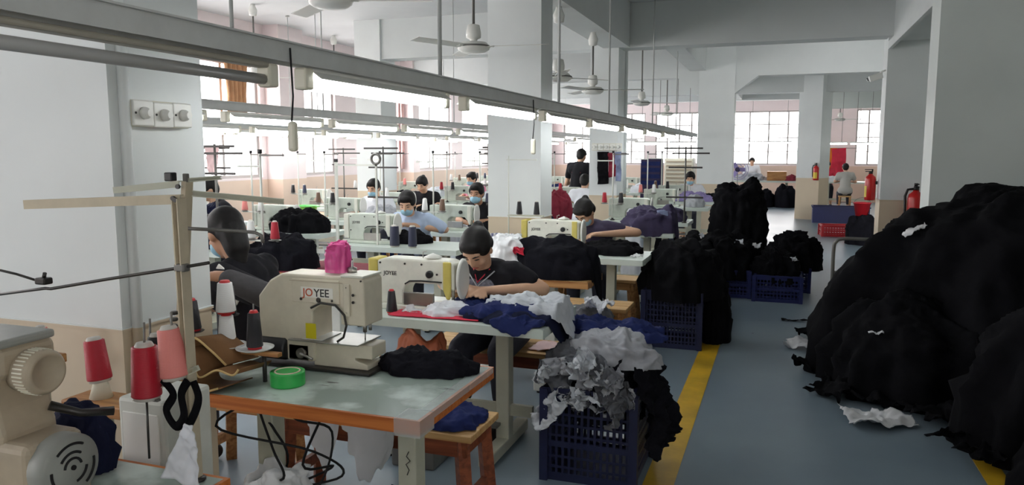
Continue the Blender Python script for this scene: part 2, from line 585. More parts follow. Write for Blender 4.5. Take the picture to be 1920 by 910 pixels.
lw = [(-3.4, -1.8), (-.9, .7), (1.5, 3.1), (4.0, 5.6), (6.4, 8.0), (8.7, 10.35), (11.25, 12.55), (13.5, 15.05), (15.6, 17.9), (18.6, 20.6), (21.4, 23.4), (24.2, 26.2)]
wall_with_windows('wall_left', 'x', XL, -.25, YB, YF, lw, 1.2, 3.0, 'window_wall_glare_paint')
for s, e in lw:
    window('x', XL - .1, s, e, 1.2, 3.0, 2, 2, 1)
fwn = [(-7.6, -6.2), (-5.6, -4.6), (-4.25, -2.6), (-1.7, .75), (2.2, 2.95)]
wall_with_windows('wall_far', 'y', YF, .25, XL, XR, fwn, 1.2, 3.0, 'window_wall_glare_paint')
for s, e in fwn:
    window('y', YF + .1, s, e, 1.2, 3.0, 4 if e - s > 1.5 else 2, 4, -1)
bwn = [(-7.2, -5.4)]
wall_with_windows('wall_back', 'y', YB, -.25, XL, XR, bwn, 1.0, 3.0, 'column_paint')
for s, e in bwn:
    window('y', YB - .1, s, e, 1.0, 3.0, 3, 3, 1)
# right side: wall, wide pier, recess with doorway, wall beyond
wall_with_windows('wall_right', 'x', 2.6, .2, YB, 7.35, [(-3.2, -1.4)], 1.0, 3.0, 'right_wall_paint')
window('x', 2.7, -3.2, -1.4, 1.0, 3.0, 3, 3, -1)  # unseen window behind the camera, added to light the right-facing sides
sbox('wall_right_pier', 1.2, 2.8, 7.35, 7.78, 0, ZC, 'right_wall_paint')
b = MB()
b.box(1.86, 2.0, 7.78, 8.55, 0, ZC); b.box(1.86, 2.0, 8.55, 10.1, 2.06, ZC); b.box(1.86, 2.0, 10.1, 10.8, 0, ZC)
S(b.build('wall_right_recess', 'right_wall_paint'))
d = S(thing('door_1', None, None)); del_keys = None
MB().box(1.94, 1.98, 8.58, 10.07, 0.01, 2.04).build('doorway_dark_panel', 'frame_dark', d)  # dark panel across the opening stands in for the darkness inside it
fr = MB(); fr.box(1.84, 1.87, 8.5, 8.56, 0, 2.1); fr.box(1.84, 1.87, 10.09, 10.15, 0, 2.1); fr.box(1.84, 1.87, 8.5, 10.15, 2.05, 2.11); fr.build('door_frame', 'frame_grey', d)
sbox('wall_right_far', XR, XR + .2, 10.8, YF, 0, ZC, 'right_wall_paint')
sbox('trim_1', 1.2, 1.24, 7.78, 10.8, 2.9, 3.0, 'beam_paint')
sbox('beam_right', 1.24, 1.86, 7.78, 10.8, ZB - .05, ZC, 'beam_paint')


def column(name, x0, x1, y0, y1, rz=0.0):
    b = MB()
    cx, cy = (x0 + x1) / 2, (y0 + y1) / 2
    M = Matrix.Translation((cx, cy, 0)) @ Matrix.Rotation(rz, 4, 'Z')
    hx, hy = (x1 - x0) / 2, (y1 - y0) / 2
    b.box(-hx, hx, -hy, hy, 0, ZC, M)
    o = S(b.build(name, 'column_paint'))
    # ledge where the dado paint ends
    l = MB(); l.box(-hx - .006, hx + .006, -hy - .006, hy + .006, .992, 1.004, M); l.build('dado_ledge', 'column_paint', o)
    return o


column('column_near', -2.75, -2.1, 1.94, 2.37)
column('column_middle', -2.62, -2.1, 6.7, 7.06)
c3 = column('column_garments', at(1105, 300, 10.62).x, -2.2, 10.62, 11.3)
c4 = column('column_fourth', at(1308, 250, 15.2).x, at(1375, 250, 15.2).x, 15.2, 15.7)
column('column_fifth', .42, .98, 19.6, 20.2, R(-24))
column('column_extinguisher', 1.2, 1.86, 10.8, 11.25)
column('column_left_far', -5.6, -5.1, 15.2, 15.7)
column('column_left_mid', at(668, 250, 10.62).x, at(715, 250, 10.62).x, 10.62, 11.1)
for i, (wy0, wy1) in enumerate(((10.35, 11.25), (15.05, 15.6))):
    sbox('wall_pilaster_%d' % (i + 1), XL, XL + .3, wy0 + .12, wy1 - .12, 0, ZC, 'window_wall_glare_paint')
# beams across and along
sbox('beam_cross_1', at(690, 250, 10.62).x, 1.9, 10.66, 11.0, ZB, ZC, 'beam_paint')
sbox('beam_cross_2', XL, XR, 15.24, 15.55, ZB, ZC, 'beam_paint')
sbox('beam_cross_3', XL, XR, 19.7, 20.05, ZB, ZC, 'beam_paint')
sbox('beam_cross_4', XL, XR, 23.8, 24.1, ZB + .1, ZC, 'beam_paint')
sbox('beam_along_1', -2.42, -2.05, 2.38, 6.69, ZB, ZC, 'beam_paint')
sbox('beam_along_2', -2.42, -2.05, 7.07, 10.61, ZB, ZC, 'beam_paint')
sbox('beam_along_4', -1.75, -1.45, 11.0, 15.2, ZB + .12, ZC, 'beam_paint')
sbox('beam_along_5', -1.55, -1.2, 15.7, 23.8, ZB + .12, ZC, 'beam_paint')
# beam haunches (sloped brackets) at the fourth column
for nm, sx in (('trim_2', -1), ('trim_3', 1)):
    xa = at(1308, 250, 15.2).x if sx < 0 else at(1375, 250, 15.2).x
    hb = MB(); hb.prism([(xa, ZB), (xa + sx * .42, ZB), (xa, ZB - .32)], 15.22, 15.52); S(hb.build(nm, 'beam_paint'))
# partition past the fifth column
sbox('wall_partition', 1.0, XR, 21.6, 21.75, 2.75, ZC, 'right_wall_paint')
# conduits on the columns
S(MB().cyl((-2.085, 1.99, 0), (-2.085, 1.99, ZC), .018, seg=8).build('trim_4', 'column_paint'))
S(MB().cyl((-2.19, 11.1, 0), (-2.19, 11.1, ZC), .03, seg=8).build('trim_5', 'column_paint'))

# ------------------------------------------------------------------ curtains on the window wall
def curtain(y0, y1, z0, z1, m, label, n=5, x=XL + .06):
    b = MB(); N = n * 8; pts = []
    for i in range(N + 1):
        t = i / N
        pts.append((x + .035 * math.sin(t * n * 2 * PI), y0 + (y1 - y0) * t))
    vs = []; fs = []
    for k, z in enumerate((z1, (z0 + z1) / 2, z0)):
        sq = (1, .8, .9)[k]
        for (px_, py_) in pts:
            vs.append((px_, (y0 + y1) / 2 + (py_ - (y0 + y1) / 2) * sq, z))
    W = N + 1
    for k in range(2):
        for i in range(N):
            fs.append((k * W + i, k * W + i + 1, (k + 1) * W + i + 1, (k + 1) * W + i))
    b.add(vs, fs, True)
    o = b.build('curtain', m); md = o.modifiers.new('t', 'SOLIDIFY'); md.thickness = .006
    return tag(o, label, 'curtain')


curtain(9.45, 10.0, 1.9, 3.05, 'curtain_tan', 'tan curtain hanging in the window beside the nearest column')
curtain(10.95, 11.3, 1.25, 3.0, 'curtain_pink', 'pinkish curtain bunched between the first two bright windows')
curtain(15.02, 15.3, 1.25, 3.0, 'curtain_pink', 'narrow pale curtain strip by the window behind the masked workers', 3)


# ------------------------------------------------------------------ light rails over the sewing rows
TUBE_L = 1.22


def tube_light_mesh(lit):
    """batten with a fluorescent tube below, running along +y from 0"""
    body = MB(); body.rbox(-.022, .022, .03, TUBE_L - .03, .044, .062, .006)
    if lit: body.prism([(-.055, .022), (-.02, .046), (.02, .046), (.055, .022), (.055, .026), (.02, .05), (-.02, .05), (-.055, .026)], .05, TUBE_L - .05)  # reflector wings added to lit lamps to widen the strip like bloom
    caps = []
    for y0 in (0.0, TUBE_L - .05):
        c = MB(); c.rbox(-.026, .026, y0, y0 + .05, -.016, .06, .008); caps.append(c.mesh('end_cap', ['cream_plastic']))
    tb = MB(); tb.cyl((0, .05, .008), (0, TUBE_L - .05, .008), .026 if lit else .017, seg=12)  # lit tube made thicker, its glow put into the shape
    return body.mesh('housing', ['white_plastic' if lit else 'rail_beige']), caps, tb.mesh('tube', ['tube_lit' if lit else 'tube_dead'])


TL = {k: tube_light_mesh(k) for k in (True, False)}


def tube_light(x, y, z, lit, label, group, rz=0.0):
    t = thing('tube_light', label, 'light', (x, y, z), rz, group)
    h, caps, tb = TL[lit]
    link('housing', h, t); link('tube', tb, t)
    for c in caps:
        link('end_cap', c, t)
    return t


def rail(x, y0, y1, z, label, hangers, wide=.06, drop=.05):
    t = thing('light_rail', label, 'light rail', (x, y0, z))
    L = y1 - y0
    c = MB(); c.box(-wide / 2, wide / 2, 0, L, 0, .006); c.box(-wide / 2, -wide / 2 + .005, 0, L, -drop, 0); c.box(wide / 2 - .005, wide / 2, 0, L, -drop, 0)
    c.box(-wide / 2 - .012, wide / 2 + .012, 0, L, .006, .012)
    c.build('channel', 'rail_grey', t)
    for i, (hy, r) in enumerate(hangers):
        hb = MB(); hb.cyl((0, hy - y0, .012), (0, hy - y0, ZC - z), r, seg=8); hb.lathe([(.03, ZC - z - .02), (.03, ZC - z)], 10, Matrix.Translation((0, hy - y0, 0)))
        hb.build('hanger_rod', 'rail_grey', t)
    return t


ZR = 1.955
r1 = rail(-1.6, .5, 15.0, ZR, 'long grey metal light rail over the tables beside the aisle', [(1.95, .006), (3.45, .011), (5.55, .011), (7.3, .008), (9.9, .008), (12.2, .008)], .085, .055)
y = .92
for i in range(8):
    lit = i > 0
    lab = ('unlit grey fluorescent tube at the near end of the aisle rail' if not lit else
           '%s lit fluorescent tube along the rail beside the aisle, counted from the camera' % ORD[i - 1])
    yy = (.92, 2.29, 3.72, 5.12, 6.5, 7.9, 9.3, 10.8)[i]
    tube_light(-1.6, yy, ZR - (.118 if lit else .125), lit, lab, 'tube lights on the aisle rail')
rows = [(-3.72, 2.4, 20.6, 1.95, [3.0, 4.4, 5.75, 7.1, 8.5, 9.9, 12.0, 14.0, 16.0, 18.0], 'second row of tables'),
        (-5.55, 5.0, 22.6, 1.95, [5.6, 7.0, 8.4, 9.8, 12.2, 13.7, 16.0, 18.0, 20.0], 'third row of tables'),
        (-7.1, 6.4, 22.6, 1.98, [7.2, 8.6, 10.0, 11.4, 13.0, 15.0, 17.0, 19.0], 'window row of tables')]
for (x, a, b_, z, ys, nm) in rows:
    rail(x, a, b_, z, 'white metal light rail hanging over the %s' % nm, [(v - .1, .006) for v in ys[::2]], .06)
    for i, yv in enumerate(ys):
        tube_light(x, yv, z - .118, True, '%s lit tube light along the rail over the %s' % (ORD[i].capitalize(), nm), 'tube lights over the ' + nm)
# cross lamps in the far bays
for i, (px0, px1, py, Y, lab) in enumerate(((1190, 1250, 270, 15.9, 'lit tube light hanging before the air cooler'), (1400, 1485, 268, 24.5, 'lit tube light under the far window beside the pillar'),
                                            (1540, 1590, 270, 21.0, 'lit tube light over the red-shirted worker'), (1593, 1645, 270, 21.0, 'lit tube light over the worker in the grey shirt'), (1255, 1306, 270, 15.95, 'lit tube light left of the fourth column'))):
    p = at(px0, py, Y); q = at(px1, py, Y)
    t = thing('tube_light', lab, 'light', p, 0.0, 'crosswise tube lights in the far bays')
    L = (q - p).length
    MB().box(0, L, -.02, .02, .02, .05).build('housing', 'white_plastic', t)
    MB().cyl((.02, 0, 0), (L - .02, 0, 0), .019, seg=10).build('tube', 'tube_lit', t)
    for xx in (.15, L - .15):
        MB().cyl((xx, 0, .05), (xx, 0, ZC - p.z), .005, seg=6).build('hanger_rod', 'steel_dull', t)
# ceiling batten
p = at(822, 40, 7.4)
t = thing('tube_light', 'unlit batten light fixed under the ceiling above the rail', 'light', (p.x - .2, 7.1, ZC - .07))
MB().rbox(-.05, .05, 0, 1.25, 0, .07, .01).build('housing', 'rail_grey', t)
for sx in (-.025, .025):
    MB().cyl((sx, .04, -.02), (sx, 1.21, -.02), .014, seg=10).build('tube', 'tube_dead', t)
for yy in (0, 1.2):
    MB().rbox(-.055, .055, yy, yy + .05, -.045, .01, .008).build('end_cap', 'dark_steel', t)


# pull switches on cords
def pull_switch(px, py0, py1, Y, label):
    b = at(px, py1, Y); b.x = -1.55; a = Vector((-1.55, Y, ZR - .07))
    t = thing('pull_switch', label, 'switch', (a.x, a.y, b.z))
    h = a.z - b.z
    MB().tube([(0, 0, h + .06), (.004, .002, h * .6), (-.003, 0, .06)], .0035, 6).build('cord', 'black_plastic', t)
    MB().rbox(-.016, .016, -.012, .012, -.04, .06, .01).build('switch_body', 'cream_plastic', t)


pull_switch(512, 135, 262, 2.17, 'cream pull switch dangling on a dark cord from the aisle rail')
pull_switch(1001, 208, 278, 4.78, 'small white pull switch hanging in front of the middle column')


# ------------------------------------------------------------------ ceiling fans
def make_fan(label, loc, rod, ang):
    t = thing('ceiling_fan', label, 'ceiling fan', loc, ang, 'ceiling fans')
    MB().lathe([(.012, rod - .16), (.05, rod - .15), (.06, rod - .08), (.035, rod - .02), (.03, rod)], 14).build('canopy', 'white_plastic', t)
    MB().cyl((0, 0, .1), (0, 0, rod - .1), .012, seg=8).build('rod', 'steel_dull', t)
    m = MB().lathe([(.015, .2), (.05, .19), (.062, .13), (.06, .09), (.03, .075), (.03, .06), (.11, .05), (.135, .02), (.13, -.005), (.1, -.025), (.02, -.035)], 22).build('motor', 'white_plastic', t)
    MB().lathe([(.1352, .012), (.138, .016), (.138, .022), (.1352, .026)], 22).build('trim_ring', 'steel_dull', m)
    for k in range(3):
        q = k * 2 * PI / 3; M = Matrix.Rotation(q, 4, 'Z') @ Matrix.Rotation(R(9), 4, 'X')
        b = MB(); b.rprism([(.12, .016), (.62, .016), (.62, .02), (.12, .02)], -.055, .055, .0015, 1, M); b.box(.09, .17, -.02, .02, .01, .022, M)
        b.build('blade', 'white_plastic', t)
    return t


for (px, py, Y, zt, an, lab) in ((620, 6, 4.1, ZC, .4, 'white ceiling fan at the top of the picture, nearest of all'),
                                 (888, 92, 5.9, ZC, .1, 'white ceiling fan hanging just left of the middle column'),
                                 (1047, 148, 7.5, ZB, .9, 'white ceiling fan on a dark rod just right of the middle column'),
                                 (1111, 172, 9.2, ZB, .2, 'white ceiling fan in front of the column with hanging garments'),
                                 (1203, 195, 12.5, ZC, .5, 'white ceiling fan beyond the garment column'),
                                 (1250, 215, 16.6, ZC, .2, 'small white ceiling fan farthest away, by the bright far window'),
                                 (479, 150, 9.0, ZC, .05, 'white ceiling fan hanging before the tan curtain'),
                                 (628, 168, 11.8, ZC, .7, 'white ceiling fan near the window wall under the long rail'),
                                 (1575, 225, 22.6, ZC, .3, 'dark ceiling fan in the room beyond the extinguisher column')):
    p = at(px, py, Y); make_fan(lab, p, zt - p.z, an)


# ------------------------------------------------------------------ switches, camera, signs, extinguishers
def regulator_plate(name, parent, y, z, w=.088, toggle='knob'):
    pl = MB(); pl.rbox(0, .012, y - w / 2, y + w / 2, z - .043, z + .043, .004); o = pl.build(name, 'white_plastic', parent)
    k = MB(); k.lathe([(.021, 0), (.02, .012), (.014, .02), (.013, .03)], 16, Matrix.Translation((.012, y, z)) @ Matrix.Rotation(PI / 2, 4, 'Y')); k.build('knob', 'white_plastic', o)
    for s in (-1, 1):
        MB().lathe([(.004, 0), (.004, .002)], 8, Matrix.Translation((.012, y + s * w * .4, z)) @ Matrix.Rotation(PI / 2, 4, 'Y')).build('screw', 'dark_steel', o)
    return o


p0 = Vector((-2.1, 2.04, 1.735))
t = thing('switch_box', 'white triple fan regulator box on the nearest column', 'switch', (-2.1, 2.0, 1.69))
MB().rbox(0, .03, 0, .27, 0, .09, .005).build('back_box', 'cream_plastic', t)
for i in range(3):
    pl = regulator_plate('regulator_plate', t, .045 + .09 * i, .045 - .003 * (i == 1)); pl.location.x = .03
c3x = at(1110, 276, 10.6); c3e = at(1166, 276, 10.6)
t = thing('switch_box', 'long row of white fan regulators above the hanging garments', 'switch', (c3x.x, 10.62, c3x.z - .05), -PI / 2)
MB().rbox(0, .03, 0, c3e.x - c3x.x, 0, .1, .005).build('back_box', 'cream_plastic', t)
for i in range(5):
    w5 = (c3e.x - c3x.x) / 5
    pl = regulator_plate('regulator_plate', t, w5 * (i + .5), .05, .08); pl.location.x = .03
# security camera on the extinguisher column
p = at(1640, 133, 10.7)
t = thing('security_camera', 'small white security camera high on the column with extinguishers', 'camera', (1.2, 10.95, p.z))
MB().cyl((0, 0, .03), (-.06, 0, .0), .012, seg=8).build('bracket', 'white_plastic', t)
MB().rbox(-.2, -.04, -.035, .035, -.06, .02, .012, M=Matrix.Rotation(R(-18), 4, 'Y')).build('housing', 'white_plastic', t)
MB().cyl((-.2, 0, -.085), (-.212, 0, -.089), .024, seg=14).build('lens', 'black_plastic', t)
# exit sign over the doorway
t = thing('exit_sign', 'small yellowish sign plate above the doorway in the recess', 'sign', (1.855, 9.75, 2.17))
MB().box(-.012, 0, -.11, .11, -.01, .2).build('plate', 'exit_sign', t)
MB().box(-.014, -.012, -.08, .08, .03, .07).build('emblem', 'frame_dark', t)
MB().box(-.014, -.012, -.08, .08, .11, .15).build('emblem', 'frame_dark', t)


def extinguisher(loc, rz, h, label):
    t = thing('fire_extinguisher', label, 'extinguisher', loc, rz, 'red fire extinguishers')
    r = h * .16
    MB().lathe([(r * .9, 0), (r, .02), (r, h * .66), (r * .86, h * .74), (r * .4, h * .8), (r * .36, h * .83)], 20).build('cylinder', 'ext_red', t)
    MB().lathe([(r * .38, h * .83), (r * .38, h * .88), (r * .3, h * .89)], 12).build('valve', 'dark_steel', t)
    g = MB(); g.box(-r * .25, r * .25, -r * 1.0, r * .35, h * .89, h * .915); g.box(-r * .2, r * .2, -r * 1.1, r * .3, h * .95, h * .975, Matrix.Translation((0, 0, 0)) ); g.box(-r * .2, r * .2, r * .15, r * .4, h * .89, h * .98)
    g.build('handle', 'black_plastic', t)
    MB().tube([(-r * .2, 0, h * .86), (-r * 1.0, 0, h * .84), (-r * 1.3, 0, h * .7), (-r * 1.2, 0, h * .3), (-r * 1.15, 0, h * .18)], r * .17, 8).build('hose', 'black_plastic', t)
    b = MB(); n = 10
    vs = []
    for k in range(n + 1):
        q = -PI + PI * k / n
        vs += [(r * 1.01 * math.cos(q * .5 - .75), r * 1.01 * math.sin(q * .5 - .75), h * .1), (r * 1.01 * math.cos(q * .5 - .75), r * 1.01 * math.sin(q * .5 - .75), h * .45)]
    b.add(vs, [(2 * k, 2 * k + 2, 2 * k + 3, 2 * k + 1) for k in range(n)]); b.build('label_sheet', 'ext_label', t)
    MB().box(-r * .5, r * .5, r * .85, r * 1.25, h * .5, h * .6).build('wall_bracket', 'dark_steel', t)
    return t


p = at(1716, 430, 10.55); extinguisher((p.x, 10.66, p.z), 0, .58, 'large red fire extinguisher on the column behind the black heap')
p = at(1632, 376, 11.0); extinguisher((1.105, 11.05, p.z), -PI / 2, .42, 'red fire extinguisher with yellow label on the column edge facing the aisle')
p = at(1529, 338, 19.55); extinguisher((p.x, 19.5, p.z), -R(24), .42, 'small distant fire extinguisher on the fifth column')


# ------------------------------------------------------------------ lettering
def text_mesh(s, size, m, ex=.0006, bold=True):
    c = bpy.data.curves.new('lettering', 'FONT'); c.body = s; c.size = size; c.extrude = ex
    c.offset = size * .012 if bold else 0
    o = bpy.data.objects.new('lettering', c); COL.objects.link(o)
    dg = bpy.context.evaluated_depsgraph_get()
    me = bpy.data.meshes.new_from_object(o.evaluated_get(dg))
    bpy.data.objects.remove(o); me.materials.clear(); me.materials.append(MATS[m])
    return me


# ------------------------------------------------------------------ sewing tables
def make_table(label, w=1.06, d=.62, h=.755, top='top_pale', edge='top_pale', leg='leg_cream', group='sewing tables', li=.31):
    """origin on the floor under the corner nearest the aisle and the camera; table spans -w..0 in x, 0..d in y"""
    t = thing('sewing_table', label, 'table', group=group)
    MB().box(-w + .012, -.012, .012, d - .012, h - .036, h).build('table_top', top, t)
    e = MB()
    e.box(-w, 0, 0, .012, h - .046, h - .0005); e.box(-w, 0, d - .012, d, h - .046, h - .0005)
    e.box(-w, -w + .012, .012, d - .012, h - .046, h - .0005); e.box(-.012, 0, .012, d - .012, h - .046, h - .0005)
    e.build('edge_band', edge, t)
    for x in (-li, -w + min(li, .2)):
        l = MB(); l.rbox(x - .037, x + .037, d * .5 - .04, d * .5 + .04, .07, h - .036, .006); o = l.build('leg', leg, t)
        MB().rbox(x - .035, x + .035, d * .5 - .3, d * .5 + .3, .015, .08, .008).build('foot', leg, o)
        MB().box(x - .03, x + .03, d * .5 - .22, d * .5 + .22, h - .06, h - .037).build('top_bracket', leg, o)
        for yy in (-.27, .27):
            MB().lathe([(.02, 0), (.02, .016)], 10, Matrix.Translation((x, d * .5 + yy, 0))).build('rubber_foot', 'rubber', o)
    MB().box(-w + .15, -.15, d * .5 - .015, d * .5 + .015, .2, .26).build('stretcher', leg, t)
    MB().box(-w * .7, -w * .3, d * .5 - .1, d * .5 + .12, .15, .165).build('treadle', 'steel_dull', t)
    return t


# ------------------------------------------------------------------ flatbed machine
LOGO = text_mesh('JOYEE', .03, 'logo_black')
LOGO_J = text_mesh('JO', .046, 'logo_orange'); LOGO_Y = text_mesh('YEE', .046, 'logo_black')


def make_machine(label, body='machine_white', cover='machine_yellow', logo=True, fine=True):
    """industrial flatbed seen from behind: origin at the bed's base under the needle, arm runs to -x, operator on +y"""
    t = thing('sewing_machine', label, 'sewing machine', group='flatbed sewing machines')
    MB().rbox(-.52, .04, -.09, .09, 0, .028, .006).build('bed', body, t)
    arm = MB()
    arm.rprism([(-.47, .026), (-.31, .026), (-.31, .10), (-.295, .128), (-.265, .146), (-.105, .146), (-.085, .115), (-.012, .115), (-.012, .262), (-.05, .276), (-.42, .278), (-.47, .262)], -.06, .06, .01, 2)
    a = arm.build('arm', body, t)
    cv = MB(); cv.rbox(-.525, -.472, -.065, .065, .04, .272, .008); cv.build('end_cover', cover if fine else body, t)
    hc = MB(); hc.rprism([(-.07, .27), (-.07, .12), (-.05, .07), (-.032, .07), (-.026, .12), (-.026, .27)], -.075, -.058, .004, 1); hc.build('head_cover', cover, t)
    MB().lathe([(.07, 0), (.082, .006), (.082, .014), (.07, .018)], 24, Matrix.Translation((.004, 0, .175)) @ Matrix.Rotation(PI / 2, 4, 'Y') @ Matrix.Scale(1.35, 4, (1, 0, 0))).build('eye_guard', 'white_plastic', t)
    MB().cyl((-.045, 0, .115), (-.045, 0, .05), .008, seg=8).cyl((-.045, 0, .05), (-.045, 0, .03), .0025, seg=6).build('needle_bar', 'steel', t)
    MB().box(-.065, -.025, -.012, .03, .029, .036).cyl((-.045, .012, .036), (-.045, .012, .115), .006, seg=8).build('presser_foot', 'steel', t)
    MB().lathe([(.02, 0), (.02, .018), (.012, .022)], 14, Matrix.Translation((-.15, -.06, .2)) @ Matrix.Rotation(PI / 2, 4, 'X')).build('tension_knob', 'black_plastic', t)
    MB().tube([(-.22, 0, .278), (-.22, 0, .31), (-.2, 0, .315)], .003, 6).build('thread_guide', 'steel', t)
    MB().rbox(-.3, -.12, -.085, -.07, .03, .1, .004).build('bed_plate', 'steel', t)
    if fine:
        for (x, z) in ((-.45, .25), (-.3, .25), (-.2, .25), (-.45, .12), (-.11, .2)):
            MB().lathe([(.006, 0), (.006, .003)], 8, Matrix.Translation((x, -.06, z)) @ Matrix.Rotation(PI / 2, 4, 'X')).build('screw', 'dark_steel', a)
        MB().tube([(-.3, -.063, .14), (-.27, -.066, .158), (-.2, -.066, .162), (-.08, -.066, .16)], .004, 6).build('cable', 'black_plastic', t)
        MB().lathe([(.008, 0), (.045, .004), (.05, .01), (.0, .03)], 16, Matrix.Translation((-.16, 0, .277))).build('oil_cap', 'white_plastic', t)
    if logo:
        o = link('logo', LOGO, t, (-.43, -.0615, .185), (PI / 2, 0, 0))
    return t


# ------------------------------------------------------------------ thread stands and cones
def make_stand(label, h=.84, tray=.2, arm=.2, mt='leg_white', pins=2):
    t = thing('thread_stand', label, 'thread stand', group='thread stands on the tables')
    MB().lathe([(.03, 0), (.03, .012), (.014, .018), (.014, .03)], 12).build('base_clamp', 'dark_steel', t)
    MB().cyl((0, 0, .012), (0, 0, h), .009, seg=8).build('pole', mt, t)
    for k, (zz, s) in enumerate(((h - .02, 1), (h - .1, -1))):
        MB().box(min(0, s * arm), max(0, s * arm), -.009, .009, zz, zz + .014).build('thread_arm', mt if k else 'steel_dull', t)
    for s in (-1, 1):
        MB().tube([(s * arm * .95, 0, h - (.02 if s > 0 else .1)), (s * arm * .95, .012, h + .01 - (.02 if s > 0 else .1)), (s * arm * .95, 0, h + .022 - (.02 if s > 0 else .1))], .0025, 5).build('thread_eye', 'steel', t)
    MB().box(-.13, .13, -.012, .012, tray, tray + .01).build('cone_bar', mt, t)
    for s in (-1, 1):
        MB().lathe([(.045, tray + .01), (.045, tray + .014)], 16, Matrix.Translation((s * .105, 0, 0))).build('cone_plate', 'steel_dull', t)
    MB().lathe([(.016, h), (.016, h + .03)], 8).build('pole_cap', 'black_plastic', t)
    return t


CONE_ME = {}


def cone(loc, thread, label, h=.13, r=.03, core='cone_core', group='thread cones', tilt=(0, 0, 0), straight=.66):
    k = (thread, round(h, 3), round(r, 3), core, straight)
    if k not in CONE_ME:
        th = MB().lathe([(r * .97, h * .06), (r, h * .09), (r * straight * 1.02, h * .92), (r * straight * .9, h * .935)], 20).mesh('thread', [thread])
        co = MB().lathe([(r * .86, 0), (r * .84, h * .07), (r * straight * .78, h * .94), (r * straight * .62, h * 1.0), (r * straight * .4, h * 1.0)], 16).mesh('core', [core])
        CONE_ME[k] = (th, co)
    t = thing('thread_cone', label, 'thread cone', loc, 0, group)
    t.rotation_euler = tilt
    link('thread', CONE_ME[k][0], t); link('core', CONE_ME[k][1], t)
    return t


# ------------------------------------------------------------------ benches
def make_bench(label, L=.9, W=.3, h=.45, top='bench_top', leg='bench_wood', loc=(0, 0, 0), rz=0, planks=1):
    t = thing('wooden_bench', label, 'bench', loc, rz, 'wooden benches')
    for k in range(planks):
        y0 = -W / 2 + W * k / planks + .003; y1 = -W / 2 + W * (k + 1) / planks - .003
        MB().rbox(-L / 2, L / 2, y0, y1, h - .03, h, .004).build('seat_plank', top, t)
    ap = MB()
    for s in (-1, 1):
        ap.box(-L / 2 + .03, L / 2 - .03, s * (W / 2 - .03) - .012, s * (W / 2 - .03) + .012, h - .1, h - .031)
        ap.box(s * (L / 2 - .05) - .012, s * (L / 2 - .05) + .012, -W / 2 + .03, W / 2 - .03, h - .1, h - .031)
    ap.build('apron', leg, t)
    for sx in (-1, 1):
        for sy in (-1, 1):
            b = MB(); x, y_ = sx * (L / 2 - .06), sy * (W / 2 - .045)
            b.tube([(x + sx * .03, y_ + sy * .015, 0), (x, y_, h - .035)], [.036, .036], 4, smooth=False); b.build('leg', leg, t)
    for sx in (-1, 1):
        MB().box(sx * (L / 2 - .045) - .012, sx * (L / 2 - .045) + .012, -W / 2 + .04, W / 2 - .04, .12, .17).build('stretcher', leg, t)
    return t


# ------------------------------------------------------------------ lattice crates
def make_crate(label, w, d, h, m, loc, rz=0.0, nv=11, nh=7, group='plastic crates', solid_top=.18):
    """stacking crate: solid rim band, open lattice walls, corner posts; origin at the base centre"""
    t = thing('plastic_crate', label, 'crate', loc, rz, group)
    th = .012
    MB().box(-w / 2, w / 2, -d / 2, d / 2, 0, .012).build('base', m, t)
    for ax in (0, 1):
        for s in (-1, 1):
            b = MB(); L = w if ax == 0 else d; q = (d if ax == 0 else w) / 2 * s
            q0, q1 = (q - th, q) if s > 0 else (q, q + th)
            def bx(a0, a1, z0, z1, e=0):
                if ax == 0:
                    b.box(a0, a1, q0 - e, q1 + e, z0, z1)
                else:
                    b.box(q0 - e, q1 + e, a0, a1, z0, z1)
            bx(-L / 2, L / 2, h * (1 - solid_top), h * .985)
            n = int(nv * L / max(w, d))
            zt = h * (1 - solid_top)
            for i in range(n + 1):
                a = -L / 2 + .03 + (L - .06) * i / n
                bx(a - .006, a + .006, .012, zt)
            for k in range(nh):
                z = .012 + (zt - .012) * k / nh
                bx(-L / 2 + .02, L / 2 - .02, z, z + (.03 if k in (0, nh // 2) else .012), .001)
            o = b.build('lattice_side', m, t)
            r = MB()
            if ax == 0:
                r.box(-w / 2 - .01, w / 2 + .01, q0 - .008, q1 + .008, h - .02, h)
            else:
                r.box(q0 - .008, q1 + .008, -d / 2 - .01, d / 2 + .01, h - .02, h)
            r.build('rim', m, o)
    for sx in (-1, 1):
        for sy in (-1, 1):
            MB().box(sx * w / 2 - .02, sx * w / 2 + .02, sy * d / 2 - .02, sy * d / 2 + .02, 0, h - .005).build('corner_post', m, t)
    return t


# ------------------------------------------------------------------ cloth
def fold_noise(p, f, off, octv=3):
    v = 0; a = 1.0; tot = 0
    wq = Vector((p.x * f * .5 - off, p.y * f * .5, p.z * f * .5 + 5))
    p = p + noise.noise_vector(wq) * (.45 / f)
    for k in range(octv):
        q = Vector((p.x * f + off, p.y * f - off * .7, p.z * f + off * 1.3))
        v += a * (1 - 2.6 * abs(noise.noise(q)) ** .8); tot += a
        f *= 2.05; a *= .5
    return v / tot


